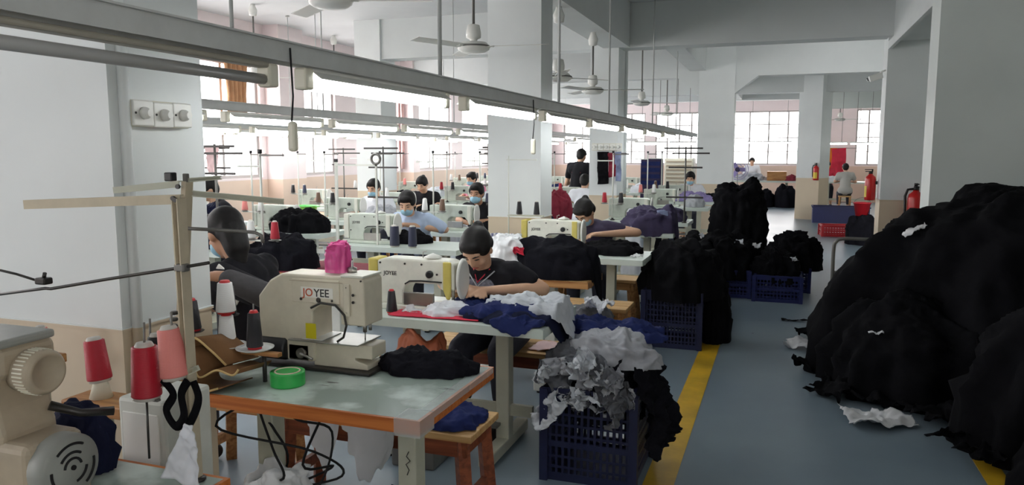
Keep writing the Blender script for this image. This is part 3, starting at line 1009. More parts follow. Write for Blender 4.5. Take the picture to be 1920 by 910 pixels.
def heap_mesh(name, m, rx, ry, h, seed, fold=.04, freq=4.0, rag=.18, p=2.2, na=96, nr=40, support=None, lean=(0, 0), lumps=.25, zfold=1.0, origin=(0, 0, 0), rz=0.0, q=.5, hang=6.0):
    """heap of soft fabric: dome with lumps, sharp creases and a ragged outline. support=(x0,x1,y0,y1,ztop) in world
    lets the rim hang over a table edge"""
    rnd = random.Random(seed); off = rnd.uniform(-40, 40)
    vs = []; fs = []
    cr, sr = math.cos(rz), math.sin(rz)
    for i in range(nr + 1):
        r = i / nr
        for k in range(na):
            a = 2 * PI * k / na
            d = Vector((math.cos(a), math.sin(a), 0))
            edge = 1 + rag * noise.noise(d * 1.6 + Vector((off, 0, 0))) + rag * .6 * noise.noise(d * 5 + Vector((0, off, 0))) * r
            x = d.x * rx * r * edge; y_ = d.y * ry * r * edge
            prof = max(0.0, 1 - r ** p) ** q
            lump = 1 + lumps * noise.noise(Vector((x * 2.2 / max(rx, .2) + off, y_ * 2.2 / max(ry, .2), off)))
            z = h * prof * lump
            n = Vector((d.x * r * h / max(rx, ry) * 1.5 + d.x * .15 * r, d.y * r * h / max(rx, ry) * 1.5 + d.y * .15 * r, .35 + prof * .6)).normalized()
            fo = fold_noise(Vector((x, y_, z * zfold)), freq, off)
            amp = fold * (.35 + .65 * min(1, r * 3)) * (1 if r < .98 else .3)
            x += n.x * fo * amp + lean[0] * z; y_ += n.y * fo * amp + lean[1] * z; z += n.z * fo * amp * .8
            X = x * cr - y_ * sr; Y = x * sr + y_ * cr
            z = max(z, .004 * (1 - r) + .001)
            if support:
                wx, wy = X + origin[0], Y + origin[1]
                dx = max(support[0] - wx, wx - support[1], 0); dy = max(support[2] - wy, wy - support[3], 0)
                dd = math.hypot(dx, dy)
                if dd > 0:
                    z -= dd * hang * (1 - .35 * r)
                    # cloth hangs close to the edge
                    X -= (wx - min(max(wx, support[0]), support[1])) * .62; Y -= (wy - min(max(wy, support[2]), support[3])) * .62
            vs.append((X, Y, z))
    for i in range(nr):
        for k in range(na):
            k2 = (k + 1) % na
            fs.append((i * na + k, (i + 1) * na + k, (i + 1) * na + k2, i * na + k2))
    b = MB(); b.add(vs, fs, True)
    return b.mesh(name, [m])


def heap(name, label, cat, m, loc, rx, ry, h, seed, group=None, **kw):
    kw.setdefault('origin', loc)
    o = link(name, heap_mesh(name, m, rx, ry, h, seed, **kw), None, loc)
    return tag(o, label, cat, group)


def rag_mesh(name, m, L, W, seed, amp=.06, freq=3.0, curl=0.0, nx=26, ny=16, taper=0.0, thick=.003, sag=0.0, rag=.0):
    """one loose piece of cloth or paper, crumpled; centred on the origin, z >= 0"""
    rnd = random.Random(seed); off = rnd.uniform(-50, 50)
    vs = []; zmin = 1e9
    for j in range(ny + 1):
        for i in range(nx + 1):
            u = i / nx - .5; v = j / ny - .5
            w_ = 1 - taper * (u + .5)
            x = u * L; y_ = v * W * w_
            if rag:
                x += rag * noise.noise(Vector((v * 9, off, 0))) * (abs(u) * 2) ** 3 * L; y_ += rag * noise.noise(Vector((u * 9, -off, 2))) * (abs(v) * 2) ** 3 * W
            p = Vector((x, y_, 0))
            z = amp * noise.noise(Vector((x * freq / L + off, y_ * freq / L, off))) + amp * .45 * fold_noise(p, freq * 2 / L, off, 2)
            if curl:
                th = u * curl
                x = math.sin(th) * L / curl; z += (1 - math.cos(th)) * L / curl * (1 if curl > 0 else -1)
            x += amp * .6 * noise.noise(Vector((p.x * freq / L - off, p.y * freq / L, 3 + off)))
            y_ += amp * .6 * noise.noise(Vector((p.x * freq / L, p.y * freq / L - off, 7 + off)))
            z -= sag * (abs(u) * 2) ** 2
            vs.append((x, y_, z)); zmin = min(zmin, z)
    W1 = nx + 1
    fs = [(j * W1 + i, j * W1 + i + 1, (j + 1) * W1 + i + 1, (j + 1) * W1 + i) for j in range(ny) for i in range(nx)]
    vs = [(x, y_, z - zmin) for x, y_, z in vs]
    n = len(vs)
    vs2 = [(x, y_, z + thick) for x, y_, z in vs]
    rim = [j * W1 for j in range(ny + 1)]
    bnd = [i for i in range(W1)] + [j * W1 + nx for j in range(1, ny + 1)] + [ny * W1 + i for i in range(nx - 1, -1, -1)] + [j * W1 for j in range(ny - 1, 0, -1)]
    allf = [f[::-1] for f in fs] + [tuple(i + n for i in f) for f in fs]
    for a, b_ in zip(bnd, bnd[1:] + bnd[:1]):
        allf.append((a, b_, b_ + n, a + n))
    return MB().add(vs + vs2, allf, True).mesh(name, [m])


def rag(name, label, cat, m, loc, L, W, seed, rot=(0, 0, 0), group=None, **kw):
    return tag(link(name, rag_mesh(name, m, L, W, seed, **kw), None, loc, rot), label, cat, group)


# closed soft body from overlapping balls and tapered limbs, fused into one skin
def fuse(name, m, parts, voxel, smooth=6, parent=None, cuts=()):
    """parts: ('b', centre, (rx,ry,rz), rotation or None) or ('l', [points], [radii])"""
    b = MB()
    for p in parts:
        if p[0] == 'b':
            M = Matrix.Translation(p[1])
            if len(p) > 3 and p[3] is not None:
                M = M @ (p[3].to_matrix().to_4x4() if isinstance(p[3], Euler) else p[3])
            bm = bmesh.new(); bmesh.ops.create_icosphere(bm, subdivisions=3, radius=1)
            for v in bm.verts:
                v.co = Vector((v.co.x * p[2][0], v.co.y * p[2][1], v.co.z * p[2][2]))
            b.addbm(bm, M, True)
        else:
            pts, rad = p[1], p[2]
            b.tube(pts, rad, 12)
            for q, r in zip(pts, rad):
                bm = bmesh.new(); bmesh.ops.create_icosphere(bm, subdivisions=2, radius=r)
                b.addbm(bm, Matrix.Translation(q), True)
    me = b.mesh('tmp', [m])
    o = bpy.data.objects.new('tmp', me); COL.objects.link(o)
    r = o.modifiers.new('r', 'REMESH'); r.mode = 'VOXEL'; r.voxel_size = voxel; r.use_smooth_shade = True
    if smooth:
        s = o.modifiers.new('s', 'SMOOTH'); s.factor = .5; s.iterations = smooth
    dg = bpy.context.evaluated_depsgraph_get()
    out = bpy.data.meshes.new_from_object(o.evaluated_get(dg)); out.name = name
    bpy.data.objects.remove(o); bpy.data.meshes.remove(me)
    out.materials.clear(); out.materials.append(MATS[m] if isinstance(m, str) else m)
    if cuts:
        bm = bmesh.new(); bm.from_mesh(out)
        for co, no in cuts:
            bmesh.ops.bisect_plane(bm, geom=list(bm.verts) + list(bm.edges) + list(bm.faces), plane_co=co, plane_no=no, clear_outer=True)
        bm.to_mesh(out); bm.free()
    for pl in out.polygons:
        pl.use_smooth = True
    return link(name, out, parent)


# ------------------------------------------------------------------ stations beside the aisle (row A)
XA = -1.05                      # table ends facing the aisle
TZ = .756
tF = make_table('grey-topped sewing table with orange edge in the lower left corner', 1.1, .62, .755, 'top_green', 'edge_orange')
tF.location = (-1.33, .92, 0)
t0 = make_table('worn green sewing table with orange edge and taped corner', 1.02, .66, .755, 'top_green', 'edge_orange', li=.2)
t0.location = (XA, 2.08, 0)
for c in t0.children:
    if c.name.startswith('edge_band'):
        MB().box(-.09, .004, -.003, .1, .7, .7572).build('clear_tape_patch', 'clear_tape', c)
        MB().box(-.05, .004, .1, .64, .735, .7572).build('clear_tape_strip', 'clear_tape', c)
    if c.name.startswith('leg'):
        # pen scribble down the near leg post
        MB().tube([(-.19, .288, .52), (-.2, .288, .50), (-.185, .288, .485), (-.202, .288, .47), (-.19, .288, .45), (-.198, .288, .43)], .0018, 5).build('pen_mark', 'logo_black', c) if abs(c.data.vertices[0].co.x) < .3 else None
t1 = make_table('white sewing table heaped with navy and white garments, seated worker behind', 1.06, .62)
t1.location = (XA, 3.4, 0)
t1b = make_table('small wooden-edged table under the dark garment mound', 1.0, .42, .755, 'bench_top', 'bench_wood', 'leg_white')
t1b.location = (XA - .12, 4.78, 0)
t2 = make_table('white sewing table of the masked worker in dark purple', 1.36, .6)
t2.location = (XA + .04, 5.92, 0)
PT = make_table('proto', 1.06, .6, group='sewing tables')
PM = make_machine('proto', 'machine_green', 'machine_white', True, False)
PS = make_stand('proto')
m1 = make_machine('white sewing machine with yellow covers beside the worker in black and grey'); m1.location = (-1.6, 3.68, TZ)
m2 = make_machine('white sewing machine with yellow covers beside the masked worker in purple'); m2.location = (-1.58, 6.22, TZ)
mb = make_machine('greenish white sewing machine beside the masked worker in the pale blue shirt', 'machine_green', 'machine_white'); mb.location = (-3.38, 6.28, TZ)

rowsT = {'B': (-2.64, [(4.46, None), (5.98, None), (7.35, 0), (8.7, 0), (12.0, 0), (13.5, 0), (15.9, 0), (17.4, 0)], 'second row from the aisle'),
         'C': (-4.5, [(5.2, 0), (6.7, 0), (8.1, 0), (9.5, 0), (11.8, 0), (13.3, 0), (16.0, 0), (17.6, 0)], 'third row from the aisle'),
         'D': (-6.2, [(7.2, 0), (8.75, None), (9.95, 0), (11.8, 0), (13.3, 0), (16.0, 0), (17.6, 0), (19.2, 0)], 'row along the windows'),
         'A': (-1.05, [(7.9, None), (9.3, 0), (11.9, 0), (13.4, 0)], 'aisle row beyond the middle column')}
bt0 = make_table('reddish sewing table with wooden edge behind the pink bag', 1.15, .62, .755, 'cloth_maroon', 'bench_wood', 'leg_white'); bt0.location = (-2.75, 4.46, 0)
bt1 = make_table('white sewing table of the masked worker in the pale blue shirt', 1.2, .62); bt1.location = (-2.64, 5.98, 0)
bD = make_table('wooden-edged table carrying the green basin', 1.06, .6, .755, 'bench_top', 'edge_orange', 'leg_white'); bD.location = (-5.85, 8.75, 0)
a3 = make_table('white table under the draped purple garments', .9, .5); a3.location = (-1.05, 8.0, 0)
CC = ['thread_black', 'thread_navy', 'thread_white', 'thread_red', 'thread_black', 'thread_pink', 'thread_white', 'thread_brown']
CN = {'thread_black': 'black', 'thread_navy': 'navy', 'thread_white': 'white', 'thread_red': 'red', 'thread_pink': 'pink', 'thread_brown': 'brown'}
rr = random.Random(4)
NSP = 0
for key, (xr, ys, nm) in rowsT.items():
    for i, (yy, flag) in enumerate(ys):
        od = ORD[i]
        if flag is not None:
            place(PT, USED, (xr, yy, 0), 0, 'white sewing table, %s in the %s' % (od, nm))
            place(PM, USED, (xr - .5, yy + .3, TZ), 0, 'pale flatbed sewing machine on the %s table in the %s' % (od, nm))
        if flag is None and key == 'D':
            continue
        sx = xr - .92 if key != 'A' else xr - .95
        if not (key == 'A' and flag is None) and not (key == 'B' and i == 1):
            place(PS, USED, (sx, yy + .12, TZ), rr.uniform(-.15, .15), 'white thread stand on the %s table in the %s' % (od, nm))
            for s in (-1, 1):
                cn = CC[(i * 2 + (s > 0) + ord(key)) % 8]
                a = 0
                st = (sx + s * .105, yy + .12, TZ + .216)
                cone(st, cn, '%s thread cone on %s side of %s stand, %s' % (CN[cn], 'window' if s < 0 else 'aisle', od, nm), .14, .034)
# bring the stands' turn back so the cones sit on their pins
for o in list(COL.objects):
    if o.name.startswith('thread_stand'):
        o.rotation_euler.z = 0

# ------------------------------------------------------------------ pattern sewing machine on the worn green table
t = thing('pattern_sewing_machine', 'large cream pattern sewing machine on the worn green table', 'sewing machine', (-1.47, 2.54, TZ)); t.scale = (.93,) * 3; bart = t
MB().rbox(-.56, .03, -.1, .12, 0, .012, .004).build('base_plate', 'dark_steel', t)
body = MB(); body.rprism([(0, .385), (-.012, .402), (-.40, .402), (-.46, .37), (-.52, .30), (-.52, .03), (-.25, .03), (-.25, .245), (-.215, .275), (-.13, .275), (-.115, .255), (-.115, .2), (0, .2)], -.075, .075, .008, 2)
bd = body.build('arm', 'machine_cream', t)
MB().rbox(-.345, -.115, -.08, -.074, .285, .385, .003).build('cover_panel', 'machine_cream', bd)
MB().box(-.355, -.1, -.0815, -.0795, .375, .378).build('panel_seam', 'machine_tan', bd)
MB().rbox(-.3, -.145, -.0812, -.0795, .308, .352, .001).build('logo_plate', 'logo_white', bd)
link('logo', LOGO_J, bd, (-.29, -.0816, .314), (PI / 2, 0, 0)); link('logo', LOGO_Y, bd, (-.236, -.0816, .314), (PI / 2, 0, 0))
MB().rbox(-.095, -.065, -.084, -.076, .24, .375, .004).build('side_strap', 'machine_cream', bd)
for (x, z, r) in ((-.215, .30, .011), (-.05, .33, .006), (-.05, .30, .006), (-.08, .36, .005), (-.08, .255, .005), (-.3, .30, .006), (-.15, .3, .005), (-.012, .39, .004)):
    MB().lathe([(r, 0), (r, .004), (r * .6, .005)], 10, Matrix.Translation((x, -.079, z)) @ Matrix.Rotation(PI / 2, 4, 'X')).build('screw', 'dark_steel', bd)
MB().rbox(-.11, -.004, -.078, .078, .4, .41, .003).build('top_cover', 'machine_white', bd)
MB().tube([(-.25, -.085, .265), (-.2, -.088, .29), (-.13, -.088, .285), (-.09, -.085, .245), (-.085, -.08, .2), (-.1, -.08, .15), (-.13, -.08, .13)], .005, 8).build('cable', 'dark_steel', t)
MB().cyl((-.045, 0, .2), (-.045, 0, .16), .009, seg=10).cyl((-.045, 0, .16), (-.045, 0, .125), .003, seg=6).cyl((-.02, 0, .2), (-.02, 0, .17), .007, seg=8).build('needle_bar', 'steel', t)
bed = MB(); bed.rprism([(-.26, .012), (.0, .012), (-.0, .035), (-.06, .05), (-.06, .06), (.02, .06), (.02, .118), (-.26, .118)], -.06, .06, .005, 2); bed.build('lower_arm', 'machine_cream', t)
MB().rbox(-.36, -.02, -.1, .09, .121, .127, .002).build('work_clamp_plate', 'steel', t)
MB().box(-.3, -.2, -.085, .06, .128, .131).build('feed_plate', 'saucer', t)
MB().lathe([(.02, -.002), (.046, 0), (.05, .01), (.05, .13), (.042, .14)], 18, Matrix.Translation((-.52, -.06, .075)) @ Matrix.Rotation(PI / 2, 4, 'Y')).build('motor', 'black_plastic', t)
MB().rbox(-.38, -.27, -.075, .06, .03, .105, .008).build('drive_box', 'dark_steel', t)
MB().cyl((-.3, -.085, .07), (-.3, -.1, .07), .022, seg=12).cyl((-.3, -.1, .07), (-.24, -.1, .05), .006, seg=6).build('crank', 'steel', t)
MB().lathe([(.02, .41), (.02, .43), (.006, .435), (.006, .46)], 10, Matrix.Translation((-.1, 0, 0))).build('thread_tension', 'steel', t)
# yellow-marked guard left of the arch
MB().box(-.275, -.225, -.0905, -.0895, .135, .20).build('warning_label', 'paint_yellow', t)
# saucers and tall cones of that machine's stand
t = thing('thread_stand', 'low saucer thread stand at the left end of the worn green table', 'thread stand', (-1.9, 2.27, TZ), 0, 'thread stands on the tables')
MB().box(-.17, .19, -.012, .012, .1, .115).build('cone_bar', 'bench_wood', t)
for xx in (-.15, .12):
    MB().cyl((xx, 0, 0), (xx, 0, .1), .008, seg=8).build('support_post', 'dark_steel', t)
for k, (xx, yy) in enumerate(((.08, 0.0), (-.045, .0))):
    MB().lathe([(.02, .116), (.05, .117), (.068, .124), (.07, .128), (.05, .122), (.0, .121)], 24, Matrix.Translation((xx, yy, 0))).build('saucer', 'saucer', t)
    MB().cyl((xx, yy, .118), (xx, yy, .29), .003, seg=6).build('cone_pin', 'steel_dull', t)
cone((-1.82, 2.27, TZ + .122), 'thread_black', 'black thread cone with red tip on a white saucer', .145, .03, 'cone_red', straight=.7)
cone((-1.945, 2.27, TZ + .122), 'thread_white', 'tall white thread cone on a white saucer, near the leaning arm', .125, .034, 'cone_red', straight=.72)
cone((-1.945, 2.27, TZ + .247), 'thread_white', 'white thread cone stacked on top of another white cone', .125, .036, 'cone_red', straight=.72)
MB().cyl((-.12, -.09, 0), (-.12, -.09, .19), .006, seg=8).lathe([(.035, .19), (.04, .194)], 16, Matrix.Translation((-.12, -.09, 0))).build('cone_post', 'dark_steel', t)
MB().cyl((-.125, .11, 0), (-.125, .11, .21), .006, seg=8).lathe([(.035, .21), (.04, .214)], 16, Matrix.Translation((-.125, .11, 0))).build('cone_post', 'dark_steel', t)
cone((-2.02, 2.18, TZ + .195), 'thread_black', 'black thread cone with red tip close to the nearest column', .12, .03, 'cone_red', straight=.6)
cone((-2.025, 2.38, TZ + .215), 'thread_black', 'bare black thread cone under the reaching hand', .12, .03, 'thread_black', straight=.7)
# green tape
t = thing('tape_roll', 'roll of bright green packing tape on the worn table', 'tape', (-1.68, 2.27, TZ))
MB().lathe([(.047, 0), (.062, 0), (.0625, .004), (.0625, .046), (.062, .05), (.047, .05)], 32).build('tape', 'tape_green', t)
MB().lathe([(.0425, .001), (.0468, .001), (.0468, .052), (.0425, .052), (.0425, .001)], 32).build('core', 'tape_core', t)


# brown wavy offcut hanging over the table's left end
def wavy_strip(name, pts, z0, z1, m, thick=.006):
    n = len(pts); vs = []; 
    for (x, y_, dz) in pts:
        vs.append((x, y_, z0 + dz)); vs.append((x + .012, y_ + .02, z1 + dz))
    b = MB(); b.add(vs, [(2 * i, 2 * i + 2, 2 * i + 3, 2 * i + 1) for i in range(n - 1)], True)
    return b, vs


def smooth_path(keys, n=8):
    out = []
    K = [Vector(k) for k in keys]
    for i in range(len(K) - 1):
        p0 = K[max(i - 1, 0)]; p1 = K[i]; p2 = K[i + 1]; p3 = K[min(i + 2, len(K) - 1)]
        for j in range(n):
            t_ = j / n
            out.append(.5 * ((2 * p1) + (p2 - p0) * t_ + (2 * p0 - 5 * p1 + 4 * p2 - p3) * t_ ** 2 + (3 * p1 - p0 - 3 * p2 + p3) * t_ ** 3))
    out.append(K[-1]); return out


tt = thing('leather_offcut', 'brown folded offcut with pale edges on the table end', 'offcut', (-1.93, 2.17, TZ))
for k, keys in enumerate(([(-.12, -.12, .06), (-.08, -.1, .15), (-.02, -.08, .12), (0, -.07, .05), (.06, -.05, .075), (.12, -.04, .06), (.14, -.03, .08)],
                          [(-.09, -.16, -.02), (-.07, -.15, .06), (-.03, -.13, .09), (-.02, -.12, .02), (.03, -.1, .005), (.09, -.08, .02)],
                          [(-.12, -.15, .0), (-.1, -.12, .08), (-.06, -.1, .16), (-.03, -.06, .19), (.02, -.03, .14), (.06, 0, .08)])):
    P_ = smooth_path(keys)
    vs = []
    for p in P_:
        vs.append(tuple(p)); vs.append((p.x + .02, p.y + .16, max(p.z * .9, .004)))
    b = MB(); b.add(vs, [(2 * i, 2 * i + 2, 2 * i + 3, 2 * i + 1) for i in range(len(P_) - 1)], True)
    o = b.build('folded_sheet', 'cloth_brown', tt); s = o.modifiers.new('t', 'SOLIDIFY'); s.thickness = .004
    MB().tube(P_, .0042, 6).build('pale_edge', 'cloth_brown_edge', o)

# ------------------------------------------------------------------ foreground machine in the lower left
t = thing('sewing_machine', 'grey-beige sewing machine with ribbed handwheel and round motor, nearest the camera', 'sewing machine', (-1.62, 1.24, TZ))
MB().rbox(-.5, .02, -.12, .12, 0, .05, .01).build('bed', 'machine_tan', t)
pl = MB(); pl.rprism([(-.02, .05), (-.02, .2), (-.035, .26), (-.03, .33), (-.01, .345), (-.01, .4), (-.03, .41), (-.5, .41), (-.5, .28), (-.2, .27), (-.17, .22), (-.18, .05)], -.07, .07, .012, 2)
pl.build('arm', 'machine_tan', t)
MB().rbox(-.46, -.012, -.073, .073, .405, .425, .006).build('top_plate', 'machine_grey', t)
wh = MB(); prof = []
wh.lathe([(.03, -.02), (.05, -.02), (.052, 0), (.052, .045), (.047, .052), (.04, .054), (.038, .05), (0, .049)], 40, Matrix.Translation((-.005, 0, .342)) @ Matrix.Rotation(PI / 2, 4, 'Y'))
wo = wh.build('handwheel', 'machine_tan', t)
rb = MB()
for k in range(36):
    q = 2 * PI * k / 36; M = Matrix.Translation((-.005, 0, .342)) @ Matrix.Rotation(q, 4, 'X')
    rb.box(.006, .036, -.0016, .0016, .051, .0545, M)
rb.build('grip_ribs', 'cream_plastic', wo)
mo = MB(); mo.rbox(-.08, .06, -.075, .075, .052, .19, .02, 3); mo.build('motor_housing', 'machine_tan', t)
dm = Matrix.Translation((.075, 0, .122)) @ Matrix.Rotation(PI / 2, 4, 'Y')
dk = MB(); dk.lathe([(.07, -.03), (.077, -.02), (.077, .02), (.07, .028), (.0, .029)], 40, dm); do = dk.build('motor_disc', 'machine_grey', t)
for (r0, a0, a1) in ((.056, .6, 1.7), (.056, 2.6, 3.9), (.036, .2, 1.4), (.036, 2.5, 4.1), (.056, 4.6, 5.6), (.022, 1.8, 4.6)):
    b = MB(); n = 12
    pts = [dm @ Vector((r0 * math.cos(a0 + (a1 - a0) * i / n), r0 * math.sin(a0 + (a1 - a0) * i / n), .0295)) for i in range(n + 1)]
    b.tube(pts, .0032, 6); b.build('vent_slot', 'rubber', do)
MB().lathe([(.006, .029), (.006, .033)], 10, dm).build('axle', 'rubber', do)
MB().box(-.2, -.125, -.1215, -.12, .0, .045).build('label_sticker', 'sticker_blue', t)
MB().tube([(-.02, .05, .24), (.02, .1, .21), (.06, .16, .2)], [.012, .01, .012], 8).build('lever', 'dark_steel', t)
MB().tube([(.06, .02, .03), (.12, .05, .02), (.15, .1, .012)], .012, 8).build('hose', 'rubber', t)
# crossed arm thread stand beside it
t = thing('thread_stand', 'tall cream thread stand with long channel arms before the nearest column', 'thread stand', (-1.40, 1.50, TZ))


def W(px, py, Y=1.5):
    return at(px, py, Y) - t.location


def bar(a, b_, w_, th, m, nm, par=None):
    d_ = (b_ - a); L = d_.length
    M = Matrix.Translation(a) @ d_.to_track_quat('X', 'Z').to_matrix().to_4x4()
    bb = MB(); bb.box(0, L, -th / 2, th / 2, -w_ / 2, w_ / 2, M)
    bb.box(0, L, -th / 2 - .012, -th / 2, w_ / 2 - .003, w_ / 2, M); bb.box(0, L, -th / 2 - .012, -th / 2, -w_ / 2, -w_ / 2 + .003, M)
    return bb.build(nm, m, par or t)


MB().lathe([(.022, 0), (.022, .006), (.013, .01)], 14).build('base_ring', 'dark_steel', t)
bar(W(338, 372), Vector((0, 0, .006)), .019, .019, 'stand_cream', 'pole')
bar(W(348, 340, 1.53), W(336, 650, 1.53), .014, .014, 'stand_cream', 'pole')
bar(W(338, 374, 1.49), W(45, 384, 1.43), .0235, .004, 'stand_cream', 'channel_arm')
bar(W(336, 345, 1.49), W(213, 357, 1.46), .016, .004, 'leg_cream', 'channel_arm')
bar(W(352, 362, 1.55), W(532, 378, 1.7), .015, .004, 'leg_cream', 'channel_arm')
bar(W(352, 338, 1.53), W(412, 333, 1.6), .010, .004, 'leg_cream', 'channel_arm')
MB().rbox(*[v for a in [(-.012, .012)] for v in a], -.01, .01, 0, .022, .003, M=Matrix.Translation(W(320, 340))).build('arm_cap', 'black_plastic', t)
MB().rbox(-.006, .006, -.006, .006, 0, .022, .002, M=Matrix.Translation(W(349, 342, 1.53))).build('arm_cap', 'steel_dull', t)
for px, py in ((335, 350), (326, 372), (330, 375)):
    MB().lathe([(.006, 0), (.006, .006)], 8, Matrix.Translation(W(px, py, 1.484)) @ Matrix.Rotation(PI / 2, 4, 'X')).build('screw', 'dark_steel', t)
MB().tube([W(0, 552, 1.44), W(85, 541, 1.46), W(95, 542, 1.46), W(200, 524, 1.48), W(340, 502, 1.49), W(392, 493, 1.5)], .0042, 8).build('cross_rod', 'dark_steel', t)
MB().rbox(-.016, .016, -.012, .012, -.01, .01, .004, M=Matrix.Translation(W(341, 502, 1.49))).build('rod_clamp', 'steel_dull', t)
o = MB().rbox(-.018, .018, -.014, .014, -.009, .009, .004, M=Matrix.Translation(W(82, 527, 1.46))).build('rod_clamp', 'dark_steel', t)
MB().cyl(W(82, 522, 1.46), W(84, 512, 1.46), .005, seg=8).build('clamp_screw', 'dark_steel', o)
MB().tube([W(68, 526, 1.46), W(30, 514, 1.44), W(0, 507, 1.42)], .0035, 8).build('tension_rod', 'dark_steel', t)
MB().tube([W(340, 428, 1.52), W(420, 432, 1.56), W(478, 436, 1.6), W(490, 442, 1.61), W(493, 456, 1.61)], .0045, 8).build('wire_arm', 'steel_dull', t)
wp = MB(); 
for k in range(9):
    p = W(327 - .8 * k, 590 + 12 * k, 1.5); wp.lathe([(.009, 0), (.011, .004), (.009, .008)], 8, Matrix.Translation(p))
wp.build('spring', 'dark_steel', t)
MB().box(-.04, .04, -.006, .006, -.003, .003, Matrix.Translation(W(275, 748, 1.46))).build('cone_rest', 'steel_dull', t)
cb = MB(); cb.tube([W(275, 752, 1.46), W(280, 860, 1.46)], .003, 6); cb.build('cone_pin', 'dark_steel', t)
bar(W(255, 745, 1.48), W(372, 690, 1.5), .014, .008, 'leg_cream', 'cone_arm')
for (px, py0, py1, Yv) in ((270, 605, 650, 1.46), (281, 598, 640, 1.58), (321, 585, 610, 1.47)):
    MB().tube([W(px, py0, Yv), W(px + 1, py1 + 20, Yv)], .003, 6).build('cone_pin', 'steel_dull', t)
c = cone(at(276, 748, 1.46), 'thread_red', 'red thread cone on the cream stand, lowest and largest', .148, .037, group='cones of the nearest stand', straight=.82)
c = cone(at(329, 711, 1.47), 'thread_pink', 'pink thread cone tilted beside the big red cone', .138, .035, group='cones of the nearest stand', tilt=(0, R(-6), 0), straight=.78)
c = cone(at(296, 712, 1.58), 'thread_black', 'dark thread cone half hidden behind the red and pink cones', .13, .03, group='cones of the nearest stand')
# wooden ledge with the two cones against the column
t = thing('cone_ledge', 'brown wooden ledge carrying a red cone before the nearest column', 'ledge', at(190, 745, 1.72))
MB().rbox(-.1, .14, -.06, .06, -.04, 0, .006).build('ledge_board', 'bench_wood', t)
zz = t.location.z
MB().box(.0, .03, -.015, .015, -zz + .002, -.041).build('post', 'leg_cream', t)
MB().lathe([(.034, 0), (.02, .05), (.019, .056)], 14, Matrix.Translation((-.0, 0, 0))).build('cone_holder', 'cream_plastic', t)
lp = t.location
cone((lp.x, lp.y, lp.z + .05), 'thread_red', 'red thread cone leaning against the nearest column', .14, .036, group='cones of the nearest stand', tilt=(0, R(-7), 0), straight=.8)
t2_ = thing('cone_ledge', 'ledge behind the handwheel holding a pale pink cone', 'ledge', (at(78, 650, 1.78).x, 1.78, at(78, 650, 1.78).z - .03))
MB().rbox(-.05, .05, -.05, .05, -.03, 0, .004).build('ledge_board', 'bench_wood', t2_)
MB().box(-.012, .012, -.012, .012, -t2_.location.z + .002, -.03).build('post', 'leg_cream', t2_)
cone(tuple(t2_.location), 'thread_pink', 'pale pink thread cone peeking over the grey-beige machine', .1, .03, group='cones of the nearest stand')
# control cabinet and cloths beside the column
t = thing('control_cabinet', 'pinkish white machine control cabinet under the red cone', 'cabinet', (-1.69, 1.69, 0))
MB().rbox(-.1, .07, -.07, .12, .02, .9, .012).build('cabinet_body', 'leg_white', t)
MB().rbox(-.08, .05, -.074, -.069, .5, .86, .004).build('front_panel', 'white_plastic', t)
MB().box(-.1, .07, -.07, .12, 0, .02).build('plinth', 'black_plastic', t)
heap('hanging_garment', 'navy garment bundled beside the nearest machine on the table', 'garment', 'cloth_navy_dark', (-1.75, 1.46, .757), .085, .05, .17, 31, fold=.03, freq=9, p=4)
rag('white_rag', 'white pointed rag hanging from the cream thread stand', 'rag', 'cloth_white', at(352, 848, 1.42), .15, .1, 5, rot=(R(84), R(-78), R(20)), amp=.02, freq=2, taper=.8)
for k, keys in enumerate(([(305, 712), (325, 740), (312, 770), (330, 800), (345, 780), (340, 740), (352, 715)], [(362, 715), (372, 745), (365, 775), (350, 800), (335, 795)])):
    P_ = smooth_path([at(a, b_, 1.46 + .01 * k) for a, b_ in keys])
    o = MB().tube(P_, .012, 8, flat=.3).build('cloth_strap', 'cloth_black')
    tag(o, ('looped black strap tied under the pink cone', 'black strap twisted behind the white rag')[k], 'strap')


# ------------------------------------------------------------------ benches
make_bench('wooden bench with blue and white garments under the worn green table', .96, .33, .45, 'bench_top', 'red_wood', (-1.63, 2.9, 0), 0, 1)
make_bench('wooden bench the worker in black sits on, paper on its seat', .9, .34, .43, 'bench_top', 'red_wood', (-1.6, 4.3, 0), 0, 3)
make_bench('slatted wooden bench between the dark garment mound and the crates', .95, .34, .45, 'bench_top', 'bench_wood', (-1.52, 5.62, 0), 0, 3)
make_bench('wooden bench of the masked worker in purple', .8, .3, .42, 'bench_top', 'bench_wood', (-1.64, 7.08, 0))
make_bench('wooden bench of the masked worker in the pale blue shirt', .8, .3, .42, 'bench_top', 'bench_wood', (-3.48, 7.06, 0))
make_bench('wooden bench of the worker in black beside the nearest column', .5, .3, .46, 'bench_top', 'bench_wood', (-2.46, 3.0, 0))
heap('garment', 'navy trousers folded over the bench under the worn green table', 'garment', 'cloth_navy', (-1.36, 2.9, .452), .22, .16, .06, 12, fold=.03, freq=9, support=(-2.1, -1.15, 2.74, 3.06, .45), origin=(-1.36, 2.9, 0))
rag('garment', 'dark blue trouser leg hanging down from the bench', 'garment', 'cloth_navy_dark', (-1.42, 2.68, .02), .42, .13, 13, rot=(R(90), R(-90), 0), amp=.03, freq=2)
heap('garment', 'white garment bundle on the bench under the worn green table', 'garment', 'cloth_white', (-1.62, 2.8, .452), .15, .15, .07, 14, fold=.03, freq=10, support=(-2.1, -1.15, 2.74, 3.06, .45), origin=(-1.62, 2.8, 0), hang=4)
heap('garment', 'small white garment at the far end of the bench', 'garment', 'cloth_white', (-1.84, 2.8, .452), .09, .14, .05, 15, fold=.02, freq=12, support=(-2.1, -1.15, 2.74, 3.06, .45), origin=(-1.84, 2.8, 0), hang=4)
